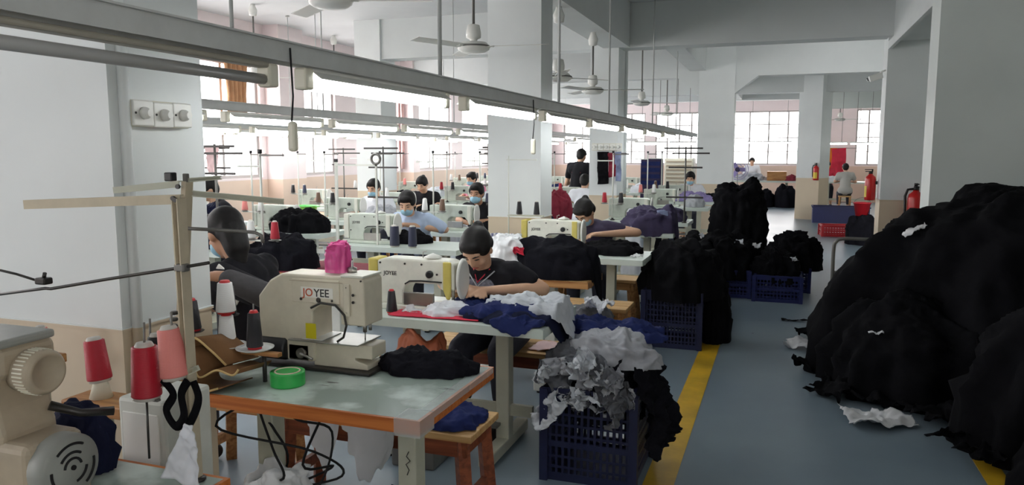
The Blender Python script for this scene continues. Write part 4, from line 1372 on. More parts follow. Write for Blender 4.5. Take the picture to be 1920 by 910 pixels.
rag('paper_sheet', 'pinkish paper sheet lying on the bench of the worker in black', 'paper', 'cloth_blush', (-1.28, 4.28, .431), .2, .2, 3, amp=.012)

# ------------------------------------------------------------------ work on the white table
rag('red_cloth', 'flat red cloth panel on the front of the white table', 'cloth', 'cloth_red', (-1.66, 3.53, TZ), .5, .17, 21, amp=.006, freq=2, rot=(0, 0, R(2)), thick=.004)
heap('garment', 'dark navy folded garments at the end of the white table', 'garment', 'cloth_navy_dark', (-1.24, 3.66, TZ), .3, .23, .06, 22, fold=.025, freq=8, support=(-2.11, -1.05, 3.4, 4.02, TZ), origin=(-1.24, 3.66, 0), hang=1.5)
heap('garment', 'white mesh garment lining spread over the navy pieces', 'garment', 'cloth_grey_light', (-1.18, 3.68, TZ + .03), .27, .16, .06, 23, fold=.05, freq=8, p=2.6, support=(-2.11, -1.05, 3.4, 4.02, TZ), origin=(-1.2, 3.68, 0), rz=.1, lumps=.4, hang=1.2, rag=.4)
heap('garment', 'bright navy garment panel tucked under the white lining', 'garment', 'cloth_navy', (-1.3, 3.57, TZ + .02), .24, .12, .05, 24, fold=.04, freq=8, p=2.6, rz=.15, rag=.35)
heap('garment', 'navy sleeve drooping over the front edge of the white table', 'garment', 'cloth_navy', (-1.2, 3.44, TZ + .004), .12, .08, .04, 25, fold=.035, freq=11, support=(-2.11, -1.05, 3.4, 4.02, TZ), origin=(-1.2, 3.44, 0), hang=1.6)
heap('garment', 'navy garment under the sewing worker\'s hands', 'garment', 'cloth_navy', (-1.5, 3.78, TZ), .2, .12, .05, 26, fold=.03, freq=10)
heap('garment', 'white garment piece beside the yellow-covered machine head', 'garment', 'cloth_white', (-1.6, 3.56, TZ + .006), .15, .08, .05, 27, fold=.03, freq=9, rz=.3)
rag('paper_sheet', 'white paper sheets leaning in front of the machine arm', 'paper', 'paper', (-1.8, 3.58, TZ + .004), .16, .1, 28, amp=.02, rot=(R(18), 0, .1))
cone((-1.93, 3.52, TZ), 'thread_black', 'black thread cone with red tip behind the cream pattern machine', .125, .03, 'cone_red', straight=.6)

# dark mound with white bag on the small wooden table
heap('garment_mound', 'mound of black garments heaped on the small wooden table', 'garment pile', 'cloth_black2', (-1.45, 4.99, TZ), .37, .2, .27, 41, fold=.04, freq=6, p=2.4, lumps=.2, support=(-2.17, -1.17, 4.78, 5.2, TZ), origin=(-1.45, 4.99, 0), hang=3)
heap('plastic_bag', 'crumpled white plastic bag leaning on the black garment mound', 'bag', 'bag_white', (-1.79, 4.95, TZ), .15, .12, .27, 42, fold=.03, freq=12, p=5, lumps=.15)
rag('red_ribbon', 'small red ribbon tied between the white bag and black mound', 'ribbon', 'cloth_red', (-1.67, 4.87, TZ + .17), .07, .05, 43, amp=.03, rot=(R(60), 0, 0))
rag('striped_cloth', 'white and grey striped cloth standing left of the second yellow-covered machine', 'cloth', 'stripe_cloth', (-2.22, 6.02, TZ + .085), .24, .16, 44, rot=(R(86), 0, 0), amp=.015, curl=-1.2)
heap('garment', 'black fabric spread under the masked worker in purple', 'garment', 'cloth_black', (-1.32, 6.3, TZ), .26, .2, .1, 45, fold=.03, freq=8, p=3)
rag('paper_sheet', 'white paper scrap on the front of the purple-clad worker\'s table', 'paper', 'paper', (-1.5, 6.0, TZ), .2, .07, 46, amp=.015)
rag('paper_sheet', 'white paper scrap at the aisle corner of the masked worker\'s table', 'paper', 'paper', (-1.08, 6.06, TZ), .1, .05, 47, amp=.02)
heap('garment', 'black fabric heap in the hands of the worker in pale blue', 'garment', 'cloth_black', (-3.3, 6.4, TZ), .2, .14, .11, 48, fold=.03, freq=9, p=3)
heap('garment_mound', 'dark garments heaped beside the slatted bench under the second table', 'garment pile', 'cloth_grey_dark', (-1.3, 5.4, 0), .2, .12, .5, 49, fold=.05, freq=6, p=3)

# ------------------------------------------------------------------ crates along the yellow line
make_crate('dark blue lattice crate overflowing with grey and navy offcuts', .44, .46, .47, 'crate_navy', (-.83, 3.66, 0), 0, 13, 7)
heap('fabric_heap', 'black fabric mass filling the overflowing blue crate', 'garment pile', 'cloth_black2', (-.8, 3.66, .30), .21, .21, .32, 61, fold=.04, freq=9, p=4, na=80)
heap('garment', 'navy garment draped over the top of the overflowing crate', 'garment', 'cloth_navy', (-.8, 3.84, .66), .28, .15, .06, 62, fold=.05, freq=8, p=2.5, lean=(0, 0), rz=-.25)
heap('garment', 'pale grey mesh garment billowing over the crate', 'garment', 'cloth_grey', (-.78, 3.66, .56), .27, .15, .14, 63, fold=.05, freq=7, p=2.2, rag=.3, rz=-.1, zfold=2)
heap('garment', 'grey rounded cloth bundle bulging at the crate\'s left side', 'garment', 'cloth_grey_dark', (-.93, 3.6, .5), .15, .15, .14, 64, fold=.045, freq=9, p=2.4)
rag('garment', 'crumpled white scrap on top of the navy garment over the crate', 'cloth', 'cloth_white', (-.9, 3.92, .745), .15, .1, 65, amp=.05)
rag('garment', 'black ragged cloth hanging down the aisle side of the crate', 'garment', 'cloth_black2', (-.585, 3.62, .36), .42, .36, 66, rot=(0, R(76), R(-6)), amp=.08, freq=4, rag=.04, nx=36, ny=30)
rr = random.Random(11)
for k in range(26):
    a = rr.uniform(-.2, .2); b_ = rr.uniform(-.03, .06)
    L = rr.uniform(.1, .2)
    rag('fabric_offcut', 'ruffled grey fabric offcut in the overflowing crate', 'offcut', rr.choice(['cloth_grey_light', 'cloth_grey', 'cloth_grey_light', 'cloth_grey_dark']),
        (-.85 + a, 3.44 + b_, .44 + rr.uniform(-.1, .15) - abs(a) * .15), L, L * .55, 700 + k, rot=(R(rr.uniform(20, 95)), R(rr.uniform(-50, 50)), rr.uniform(-1.2, 1.2)), group='ruffled offcuts in the overflowing crate',
        amp=.04, freq=4, curl=rr.choice([1.6, 2.4, -1.8, .8]), nx=30, ny=18)
make_crate('tall dark blue lattice crate beneath a black garment heap', .46, .48, .48, 'crate_navy', (-.81, 6.42, 0), 0, 15, 9)
heap('garment_mound', 'black garment heap bulging over the tall lattice crate', 'garment pile', 'cloth_black', (-.78, 6.45, .40), .33, .36, .45, 67, fold=.05, freq=6, p=2.6)
heap('garment_mound', 'black garments slumped on the floor beside the tall crate', 'garment pile', 'cloth_black', (-.5, 6.62, 0), .14, .2, .55, 68, fold=.04, freq=6, p=3.5)
make_crate('mid blue crate by the aisle with ragged black trims on top', .48, .42, .29, 'crate_blue', (0.0, 8.72, 0), 0, 12, 6)
make_crate('wide blue crate left of the ragged black trims', .52, .42, .31, 'crate_blue', (-.55, 8.85, 0), 0, 13, 6)
make_crate('blue crate standing behind the front crate of black trims', .44, .4, .29, 'crate_blue', (.12, 9.4, 0), 0, 11, 6)
kw = dict(fold=.07, freq=9, rag=.35)
heap('trim_heap', 'ragged black trims heaped in the mid blue crate', 'garment pile', 'cloth_black', (.0, 8.75, .2), .25, .24, .32, 71, p=3, **kw)
heap('trim_heap', 'ragged black trims heaped in the back blue crate', 'garment pile', 'cloth_black', (.15, 9.38, .24), .27, .24, .42, 72, p=3, **kw)
heap('trim_heap', 'black trims overflowing the wide blue crate', 'garment pile', 'cloth_black', (-.52, 8.9, .2), .3, .3, .5, 73, p=3, **kw)
heap('trim_tower', 'tall tower of stacked black garments beyond the blue crates', 'garment pile', 'cloth_black', (-.47, 9.75, 0), .36, .33, 1.2, 74, p=6, fold=.06, freq=8, rag=.25, lumps=.12, nr=56)
heap('trim_heap', 'black garments slumped along the table row behind the tower', 'garment pile', 'cloth_black', (-.85, 9.1, 0), .35, .9, .62, 75, p=3, fold=.06, freq=5)
heap('trim_heap', 'black garments between the purple clothes and the tall crate', 'garment pile', 'cloth_black2', (-.88, 7.55, 0), .34, .5, .55, 76, p=3, fold=.06, freq=5)
for k, (px, py, Y, L) in enumerate(((1385, 455, 8.9, .1), (1418, 462, 8.75, .08), (1487, 487, 8.6, .07), (1312, 443, 8.3, .08))):
    p = at(px, py, Y - .12)
    rag('fabric_scrap', 'small white scrap caught in the black trims, %s from the aisle tables' % ORD[(1, 2, 3, 0)[k]], 'offcut', 'cloth_white', p, L, L * .6, 80 + k, rot=(R(60), 0, .4 * k), amp=.03, nx=10, ny=8, group='white scraps in the black trims')

# ------------------------------------------------------------------ great black pile on the right
def clamp(o, xmax=None, ymax=None):
    for v in o.data.vertices:
        w_ = o.matrix_basis @ v.co
        if xmax is not None and w_.x > xmax: v.co.x += xmax - w_.x
        if ymax is not None and w_.y > ymax: v.co.y += ymax - w_.y
    return o


lobes = []
for (loc, rx, ry, h, sd, kw) in (((1.66, 6.35, 0), 1.32, 1.15, 1.38, 91, dict(p=2.0, fold=.09, freq=3.2, rag=.22, lumps=.22, na=150, nr=70, q=.62)),
                                 ((.98, 5.75, 0), .66, .62, .66, 92, dict(p=2.2, fold=.07, freq=4.5, rag=.25, na=120, nr=50)),
                                 ((1.85, 4.75, 0), .82, .75, 1.0, 93, dict(p=2.2, fold=.08, freq=4, rag=.2, na=120, nr=50)),
                                 ((1.6, 3.75, 0), .52, .62, .4, 94, dict(p=2.4, fold=.06, freq=5, rag=.3, na=100, nr=44))):
    me = heap_mesh('garment_mountain', 'cloth_black', rx, ry, h, sd, **kw)
    lobes.append(([(min(v.co.x + loc[0], 2.58), min(v.co.y + loc[1], 7.33), v.co.z) for v in me.vertices], [tuple(p_.vertices) for p_ in me.polygons]))
    bpy.data.meshes.remove(me)
b = MB()
for vs, fs in lobes:
    b.add(vs, fs, True)
o = tag(b.build('garment_mountain', 'cloth_black'), 'huge black garment pile against the right wall pier', 'garment pile'); o['kind'] = 'stuff'
rag('paper_sheet', 'large crumpled white paper on the aisle floor before the pile', 'paper', 'paper', (.6, 4.82, .003), .38, .32, 95, amp=.075, freq=2.0, rot=(0, 0, .15), rag=.1, taper=.6)
rag('paper_sheet', 'white cloth scrap sticking out at the foot of the pile', 'paper', 'paper', (.25, 6.55, .003), .34, .2, 96, amp=.05, rot=(0, 0, -.2), rag=.1)
rag('paper_sheet', 'small white scrap on the floor by the pile', 'paper', 'paper', (.38, 5.85, .003), .08, .12, 97, amp=.03, nx=10, ny=10)
p = at(1712, 432, 6.0); rag('fabric_scrap', 'white scrap high on the huge black pile', 'offcut', 'paper', (p.x, p.y - .1, p.z), .16, .05, 98, amp=.03, rot=(R(20), R(-30), .1), nx=14, ny=8)
p = at(1640, 612, 5.6); rag('fabric_scrap', 'thin white scrap halfway up the huge black pile', 'offcut', 'paper', (p.x, p.y - .25, p.z), .13, .03, 99, amp=.02, rot=(R(20), R(-10), .1), nx=14, ny=6)
rag('fabric_scrap', 'thin dark strip lying on the floor before the trolley', 'offcut', 'cloth_black', (.22, 7.6, .002), .34, .05, 100, amp=.02, nx=18, ny=6)

rr = random.Random(8)
for k, (x, y_, z, L) in enumerate(((.42, 5.35, .0, .4), (.62, 5.22, .0, .36), (.3, 5.9, 0, .3), (.9, 5.05, .0, .4), (1.12, 4.35, 0, .34), (1.05, 4.62, 0, .3), (.32, 6.9, 0, .3), (1.2, 5.0, .02, .3))):
    rag('loose_garment', 'black garment piece spilling on the floor at the pile, %s from the trolley end' % ORD[(4, 5, 2, 6, 0, 1, 3, 7)[k]], 'garment', 'cloth_black', (x, y_, z + .002), L, L * .7, 110 + k, rot=(0, 0, rr.uniform(0, 3)), amp=.07, freq=3, rag=.25, group='loose black garments around the pile')

# trolley half buried in the pile
t = thing('trolley', 'grey tube-handled platform trolley half buried in the black pile', 'trolley', (.5, 7.9, 0))
MB().tube(smooth_path([(0, 0, .12), (0, 0, .4), (0, 0, .68), (.02, 0, .75), (.08, 0, .78), (.3, 0, .78), (.5, 0, .78), (.56, 0, .75), (.58, 0, .68), (.58, 0, .12)], 5), .017, 10).build('push_handle', 'steel_dull', t)
MB().cyl((0, 0, .45), (.58, 0, .45), .013, seg=8).build('cross_bar', 'steel_dull', t)
MB().rbox(-.03, .61, -.9, .03, .1, .13, .008).build('platform', 'steel_dull', t)
for x in (.05, .53):
    for y_ in (-.8, -.05):
        MB().cyl((x - .015, y_, .05), (x + .015, y_, .05), .049, seg=14).build('wheel', 'rubber', t)


# ------------------------------------------------------------------ people
def person(label, loc, rz, shirt, trousers='trouser', skin='skin', lean=.16, look=40, turn=0, mask=False, arms=None, vox=.009,
           sleeve=.55, hair='bun', stand=False, seat=.46, hands=True, legs=True, shoulder=.165, face=False, head_fwd=.06, roll=0, extra=None, height=1.0):
    """seated (or standing) worker facing local +y; arms = ((elbow, wrist, fingertip dir), ...) for left(-x) then right(+x)
    body, hair, shirt, trousers share one origin on the floor"""
    V = Vector
    hip = V((0, 0, .92 if stand else seat + .12))
    tz = math.sqrt(max(.2, 1 - (lean / .52) ** 2))
    up = hip + V((0, lean * .55, .27 * tz)); chest = hip + V((0, lean * .9, .40 * tz)); neck = hip + V((0, lean + .02, .505 * tz))
    hc = neck + V((0, head_fwd, .135)); s = shoulder
    sh = [chest + V((-s, 0, .055)), chest + V((s, 0, .055))]
    if arms is None:
        arms = ((V((-.26, .16, .82)), V((-.1, .4, .83))), (V((.26, .16, .82)), V((.1, .4, .83))))
    HR = Euler((R(-look), R(roll), R(turn)), 'XYZ').to_matrix().to_4x4()
    HM = Matrix.Translation(hc - V((0, 0, .05))) @ HR @ Matrix.Translation((0, 0, .05))

    def H(x, y_, z):
        return HM @ V((x, y_, z))
    P = []
    P.append(('l', [hip + V((-.07, 0, 0)), hip + V((.07, 0, 0))], [.12, .12]))
    P.append(('l', [hip, up, chest], [.125, .118, .12]))
    P.append(('l', [chest + V((-s * .62, .0, .0)), chest + V((s * .62, 0, 0))], [.105, .105]))
    P.append(('l', [chest + V((0, 0, .06)), neck, H(0, -.02, -.05)], [.075, .05, .05]))
    bust = 0.035
    P.append(('l', [chest + V((-.07, .075, -.06)), chest + V((.07, .075, -.06))], [.062, .062]))
    # head: skull, face, jaw, chin, nose, brow, ears
    P += [('b', H(0, -.012, .022), (.076, .094, .092), HR), ('b', H(0, .022, -.03), (.064, .07, .085), HR), ('b', H(0, .052, -.088), (.032, .03, .026), HR),
          ('b', H(0, .094, -.022), (.012, .016, .014), HR), ('l', [H(0, .082, .018), H(0, .096, -.018)], [.009, .012]),
          ('b', H(0, .062, .03), (.056, .024, .014), HR), ('b', H(-.04, .06, -.03), (.022, .022, .02), HR), ('b', H(.04, .06, -.03), (.022, .022, .02), HR),
          ('b', H(0, .078, -.058), (.024, .014, .009), HR), ('b', H(-.076, -.008, -.012), (.012, .02, .032), HR), ('b', H(.076, -.008, -.012), (.012, .02, .032), HR)]
    leg_pts = []
    for k, sx in enumerate((-1, 1)):
        el, wr = arms[k][0], arms[k][1]
        P.append(('l', [sh[k] * .75 + chest * .25, sh[k], (sh[k] + el) / 2, el], [.07, .058, .047, .04]))
        P.append(('l', [el, el * .6 + wr * .4, wr], [.04, .038, .026]))
        if hands:
            fd = (arms[k][2] if len(arms[k]) > 2 else (wr - el)).normalized()
            down = V((0, 0, -1)); down = (down - fd * down.dot(fd)).normalized()
            side = fd.cross(down).normalized()          # across the palm
            thumb_s = 1 if k == 0 else -1
            if (side.x > 0) != (thumb_s > 0):
                side = -side
            pm = wr + fd * .05
            P.append(('l', [wr, pm - side * .016, pm + fd * .035 - side * .022], [.025, .022, .017]))
            P.append(('l', [wr, pm + side * .016, pm + fd * .035 + side * .022], [.025, .022, .017]))
            for j, (q, ln) in enumerate(((.03, .062), (.01, .072), (-.01, .068), (-.03, .052))):
                a = pm + fd * .035 + side * q
                P.append(('l', [a, a + fd * ln * .5 + down * ln * .12, a + fd * ln * .85 + down * ln * .5], [.0105, .0098, .0085]))
            a = pm - fd * .02 + side * .026
            P.append(('l', [a, a + side * .022 + fd * .025 + down * .012, a + side * .024 + fd * .055 + down * .03], [.013, .011, .009]))
    for k, sx in enumerate((-1, 1)):
        h0 = hip + V((sx * .085, 0, -.02))
        if stand:
            kn = V((sx * .09, .03, .48)); an = V((sx * .09, 0, .09))
        else:
            kn = V((sx * .12, .40, seat + .05)); an = V((sx * .12, .36, .09))
        leg_pts.append((h0, kn, an))
        P.append(('l', [h0, (h0 + kn) / 2, kn], [.095, .08, .06])); P.append(('l', [kn, kn * .6 + an * .4, an], [.058, .056, .038]))
        P.append(('l', [an, an + V((0, .05, -.045)), an + V((0, .14, -.055))], [.036, .038, .03]))
    body = fuse('person', skin, P, vox, 4)
    body.location = loc; body.rotation_euler = (0, 0, rz)
    if height != 1.0:
        body.scale = (height,) * 3
    tag(body, label, 'person', 'garment workers')
    # shirt: same trunk, a little larger, sleeves to the given share of the arm
    Q = [('l', [hip + V((-.07, 0, .005)), hip + V((.07, 0, .005))], [.128, .128]), ('l', [hip + V((0, 0, .02)), up, chest], [.14, .134, .134]),
         ('l', [chest + V((-s * .62, 0, .0)), chest + V((s * .62, 0, 0))], [.118, .118]), ('l', [chest + V((-.07, .075, -.06)), chest + V((.07, .075, -.06))], [.074, .074]),
         ('l', [chest + V((-.06, 0, .055)), chest + V((.06, 0, .055))], [.082, .082])]
    for k in (0, 1):
        el, wr = arms[k][0], arms[k][1]
        if sleeve <= 1:
            en = sh[k].lerp(el, sleeve)
            Q.append(('l', [sh[k] * .75 + chest * .25, sh[k], sh[k].lerp(el, sleeve * .6), en], [.083, .072, .067, .064]))
        else:
            en = el.lerp(wr, sleeve - 1)
            Q.append(('l', [sh[k] * .75 + chest * .25, sh[k], el], [.083, .07, .054])); Q.append(('l', [el, en], [.054, .046]))
    fuse('shirt', shirt, Q, vox * 1.15, 4, body)
    T = []
    for (h0, kn, an) in leg_pts:
        T.append(('l', [h0, (h0 + kn) / 2, kn], [.108, .094, .075])); T.append(('l', [kn, kn * .3 + an * .7], [.074, .056]))
    T.append(('l', [hip + V((-.07, 0, 0)), hip + V((.07, 0, 0))], [.124, .124]))
    if legs:
        fuse('trousers', trousers, T, vox * 1.3, 3, body)
        for (h0, kn, an) in leg_pts:
            fuse('shoe', 'shoe', [('l', [an + V((0, -.02, -.045)), an + V((0, .06, -.05)), an + V((0, .16, -.058))], [.043, .045, .036])], .012, 2, body)
    # hair
    K = [('b', H(0, -.022, .034), (.086, .1, .094), HR), ('b', H(0, -.062, -.01), (.074, .056, .075), HR), ('b', H(-.064, -.005, .03), (.026, .06, .05), HR), ('b', H(.064, -.005, .03), (.026, .06, .05), HR),
         ('b', H(0, .045, .078), (.062, .04, .032), HR)]
    if hair == 'bun':
        K.append(('b', H(0, -.105, .075), (.032, .03, .032), HR))
    elif hair == 'tail':
        K.append(('l', [H(0, -.1, .05), H(.01, -.15, .02), H(.01, -.15, -.08), H(0, -.13, -.17)], [.026, .034, .03, .014]))
    elif hair == 'long':
        K += [('l', [H(0, -.07, 0), H(0, -.09, -.1), H(0, -.085, -.17)], [.07, .06, .035])]
    fuse('hair', 'hair', K, max(.008, vox), 3, body)
    if mask:
        mk = fuse('face_mask', 'mask_blue', [('b', H(0, .05, -.055), (.064, .052, .054), HR), ('b', H(0, .085, -.04), (.03, .02, .03), HR)], .008, 3, body, cuts=((H(0, .022, 0), (HR @ V((0, -1, 0)))), (H(0, 0, -.004), (HR @ V((0, 0, 1))))))
        for sx in (-1, 1):
            MB().tube([H(sx * .058, .03, -.02), H(sx * .076, -.005, .006), H(sx * .08, -.02, -.005)], .0022, 5).build('mask_loop', 'white_plastic', mk)
    # eyes, brows and mouth
    for sx in (-1, 1):
        MB().tube([H(sx * .018, .081, .004), H(sx * .03, .082, .0065), H(sx * .044, .072, .003)], [.0022, .0036, .002], 6).build('eye', 'logo_black', body)
        MB().tube([H(sx * .016, .0865, .026), H(sx * .032, .083, .032), H(sx * .05, .069, .027)], [.0025, .004, .002], 6).build('eyebrow', 'hair', body)
    if not mask:
        MB().tube([H(-.022, .086, -.058), H(0, .094, -.056), H(.022, .086, -.058)], [.002, .0055, .002], 8).build('lips', 'lips', body)
    return body, dict(H=H, hip=hip, chest=chest, neck=neck, HR=HR, hc=hc)
V3 = Vector
b, g = person('worker in black top with grey front panel, bent over sewing navy garments', (-1.585, 4.32, 0), PI, 'shirt_black', skin='skin', lean=.32, look=46, turn=-6, vox=.006, face=True, hair='bun', seat=.43,
       arms=((V3((-.33, .26, .83)), V3((-.1, .5, .85))), (V3((.28, .28, .83)), V3((.02, .5, .85)))), sleeve=.5)
fuse('front_panel', 'apron_grey', [('l', [g['hip'] + V3((0, .1, .06)), g['chest'] + V3((-.035, .1, -.03)), g['chest'] + V3((.035, .1, -.03))], [.115, .066, .066])], .01, 3, b)
MB().tube([g['chest'] + V3((-.085, .1, .075)), g['chest'] + V3((0, .155, -.01)), g['chest'] + V3((.085, .1, .075))], .004, 6).build('neck_trim', 'cloth_grey_light', b)
MB().tube([g['neck'] + V3((-.05, .03, .0)), g['neck'] + V3((0, .1, -.07)), g['neck'] + V3((.05, .03, 0))], .004, 6).build('lanyard', 'cloth_red', b)
person('masked worker in dark purple top bent over black fabric', (-1.64, 7.02, 0), PI, 'shirt_violet', lean=.3, look=50, turn=-25, vox=.008, mask=True, hair='bun', seat=.42,
       arms=((V3((-.42, .18, .88)), V3((-.14, .42, .88))), (V3((.26, .24, .83)), V3((.08, .46, .84)))), sleeve=.42)
person('masked worker in pale blue shirt sewing black fabric', (-3.48, 7.05, 0), PI, 'shirt_blue', lean=.26, look=28, turn=12, vox=.008, mask=True, hair='long', seat=.42,
       arms=((V3((-.33, .18, .84)), V3((-.05, .36, .89))), (V3((.26, .22, .83)), V3((.1, .45, .84)))), sleeve=.8)
b, g = person('worker in black tee reaching left with a grey sleeve cover, beside the nearest column', (-2.41, 2.96, 0), R(90), 'shirt_black', skin='skin_deep', lean=.02, look=22, turn=-25, vox=.008, mask=True, hair='long', seat=.46,
       arms=((V3((-.27, -.36, .97)), V3((-.33, -.15, 1.07)), V3((.0, 1, -.02))), (V3((.26, .2, .8)), V3((.1, .4, .82)))), sleeve=.7)
fuse('sleeve_cover', 'sleeve_grey', [('l', [V3((-.25, -.38, .98)), V3((-.27, -.37, .97)), V3((-.325, -.18, 1.055))], [.06, .062, .048])], .009, 3, b)
for k in range(5):
    MB().box(-.004, .004, -.022, .022, -.012, .012, Matrix.Translation(g['chest'] + V3((-.215, -.06 - .016 * k, .1 - .035 * k))) @ Matrix.Rotation(.6, 4, 'X')).build('shoulder_print', 'logo_white', b)
far = [('worker in black mostly hidden by the nearest column', (-5.3, 6.35), PI * .8, 'shirt_black', 0, 0, 0, dict(look=20, seat=.5)),
       ('masked worker in white behind the second machine of the third row', (-5.1, 9.1), PI, 'cloth_white', 1.20, 720, 345, dict(mask=True, look=20)),
       ('worker in maroon and black sewing in the row before the windows', (-5.05, 10.45), PI, 'shirt_black', 0, 0, 0, dict(look=30)),
       ('worker in pink shirt leaning over a machine by the windows', (-5.15, 12.75), PI * .9, 'cloth_pink', 0, 0, 0, dict(mask=True, look=15)),
       ('masked worker with brown vest behind the worker in pale blue', (-3.3, 8.3), PI, 'shirt_black', 0, 0, 0, dict(mask=True, look=10, skin='skin_deep')),
       ('masked worker wearing white by the air cooler', (-1.58, 14.45), PI, 'cloth_white', 0, 0, 0, dict(mask=True, look=20)),
       ('worker seen from behind in white and green by the standing worker', (-3.0, 11.75), 0, 'cloth_white', 0, 0, 0, dict(look=10)),
       ('far worker in white shirt at the table under the far window', (-.9, 25.2), PI, 'cloth_white', 0, 0, 0, dict(look=15, seat=.6)),
       ('far worker in red shirt under the hanging orange cloth', (1.28, 25.0), PI, 'cloth_red', 0, 0, 0, dict(look=15, seat=.5)),
       ('far worker in grey shirt seen from behind on a bench', (1.62, 22.3), 0, 'shirt_grey', 0, 0, 0, dict(look=5, seat=.46))]
for (lab, xy, rz, sh, a_, b_, c_, kw) in far:
    kw.setdefault('seat', .4)
    person(lab, (xy[0], xy[1], 0), rz, sh, lean=.14, vox=.014, hair='bun', hands=True, **kw)
    st = thing('stool', 'wooden stool under the ' + ' '.join(lab.split()[:9]).rstrip(','), 'stool', (xy[0], xy[1], 0), 0, 'workers\' stools')
    hh = kw['seat'] - .012
    MB().rbox(-.16, .16, -.14, .14, hh - .03, hh, .006).build('seat', 'bench_top', st)
    for sx in (-1, 1):
        for sy in (-1, 1):
            MB().box(sx * .13 - .018, sx * .13 + .018, sy * .11 - .018, sy * .11 + .018, 0, hh - .03).build('leg', 'bench_wood', st)
b, g = person('standing worker in black tee with a red flower print on the back', (-3.4, 13.0, 0), R(-12), 'shirt_black', stand=True, lean=.08, look=10, vox=.012, hair='bun',
       arms=((V3((-.26, .1, 1.05)), V3((-.16, .32, 1.08))), (V3((.26, .1, 1.05)), V3((.16, .32, 1.08)))))
pr = MB()
for k in range(6):
    q = k * PI / 3
    pr.lathe([(.0, -.006), (.035, -.002), (.035, .002), (0, .006)], 10, Matrix.Translation(g['chest'] + V3((.05 * math.cos(q), -.115, -.06 + .055 * math.sin(q)))) @ Matrix.Rotation(PI / 2, 4, 'X'))
pr.build('flower_print', 'print_red', b)


# ------------------------------------------------------------------ smaller things among the rows
bz = .402 * .93 + TZ + .01
pk = heap('plastic_bag', 'tied bright pink plastic bag on top of the cream pattern machine', 'bag', 'bag_pink', (-1.63, 2.545, bz - .004), .052, .046, .115, 201, fold=.016, freq=26, p=5, lumps=.2, na=60, nr=30)
link('knot', rag_mesh('knot', 'bag_pink', .085, .03, 202, amp=.03, nx=12, ny=8), pk, (0, 0, .1), (R(70), 0, .3))
for k, x in enumerate((-3.62, -3.52)):
    cone((x, 4.98, TZ), 'thread_white', 'white thread cone, %s of the pair on the reddish table' % ('window-side', 'aisle-side')[k], .125, .045, straight=.9, group='pair of white cones')
for k, (x, y_) in enumerate(((-2.12, 6.16), (-1.98, 6.34))):
    pass
cone((-3.1, 6.06, TZ), 'thread_navy', 'thick navy thread cone on the blue-shirted worker\'s table edge', .2, .04, straight=.85)
cone((-3.28, 6.06, TZ), 'thread_navy', 'thick navy thread cone next to the green-white machine', .2, .045, straight=.85)
cone((-2.03, 5.02, TZ), 'thread_red', 'tall red thread cone just left of the striped cloth', .3, .03, straight=.55)
# stand with two black cones in front of the middle column
p = at(968, 404, 6.1)
t = thing('thread_stand', 'thin thread stand with two black cones before the middle column', 'thread stand', (-2.27, 6.3, TZ), 0, 'thread stands on the tables')
MB().lathe([(.03, 0), (.03, .012), (.012, .02)], 12).build('base_clamp', 'dark_steel', t)
MB().cyl((0, 0, .012), (0, 0, .82), .006, seg=8).build('pole', 'leg_white', t)
MB().box(-.02, .26, -.006, .006, .78, .79).build('thread_arm', 'leg_white', t)
MB().box(0, .32, -.03, .03, .29, .3).build('cone_bar', 'leg_cream', t)
for k in (0, 1):
    cone((t.location.x + .1 + .16 * k, 6.3, TZ + .302), 'thread_black', 'black cone before the middle column, %s one' % ('column-edge' if k else 'pole-side'), .125, .028, straight=.6)
# ring hanging on the stand of the pale blue worker's table
t = thing('thread_stand', 'tall white square frame stand beside the pale blue worker', 'thread stand', (at(632, 470, 6.1).x, 6.12, TZ), 0, 'thread stands on the tables')
MB().box(-.012, .012, -.01, .01, 0, .76).build('pole', 'leg_white', t)
MB().box(-.012, .43, -.008, .008, .725, .74).build('thread_arm', 'leg_white', t)
MB().box(.415, .43, -.008, .008, .0, .74).build('pole', 'leg_white', t)
MB().rbox(-.016, .016, -.014, .014, .76, .79, .004).build('pole_cap', 'black_plastic', t)
MB().tube([(.42 + .045 * math.cos(q * PI / 12), 0, .79 + .045 * math.sin(q * PI / 12)) for q in range(25)], .012, 8).build('thread_ring', 'steel_dull', t)
# dark work on the first table of the third row and the reddish table
heap('garment_mound', 'dark navy garments stacked left of the green basin', 'garment pile', 'cloth_navy_dark', (-4.95, 5.5, TZ), .34, .22, .36, 211, fold=.05, freq=7, p=4)
heap('garment_mound', 'black garments draped near the nearest column', 'garment pile', 'cloth_black2', (-3.5, 4.7, TZ), .3, .2, .22, 212, fold=.05, freq=7, p=3.5)
heap('garment_mound', 'black garments heaped on the next table by the column', 'garment pile', 'cloth_black', (-4.9, 6.95, TZ), .35, .22, .22, 213, fold=.05, freq=7, p=3.5)
# basin
t = thing('basin', 'light green plastic basin on the wooden-edged table', 'basin', (-6.3, 9.05, TZ))
MB().lathe([(.12, 0), (.13, .005), (.17, .1), (.19, .105), (.19, .11), (.165, .108), (.125, .012), (0, .01)], 28).build('bowl', 'basin_green', t)
for s in (-1, 1):
    MB().rbox(s * .2 - .02, s * .2 + .02, -.03, .03, .095, .108, .004).build('handle', 'basin_green', t)
# garments hanging on the third column
cx = at(1132, 300, 10.55)
t = thing('garment_hook_bar', 'short dark bar holding clothes on the garment column', 'bar', (cx.x - .1, 10.59, at(1132, 288, 10.55).z))
MB().cyl((0, 0, 0), (.42, 0, 0), .008, seg=8).build('bar', 'dark_steel', t)
for x in (.05, .36):
    MB().cyl((x, 0, 0), (x, .03, .0), .006, seg=6).build('bracket', 'dark_steel', t)


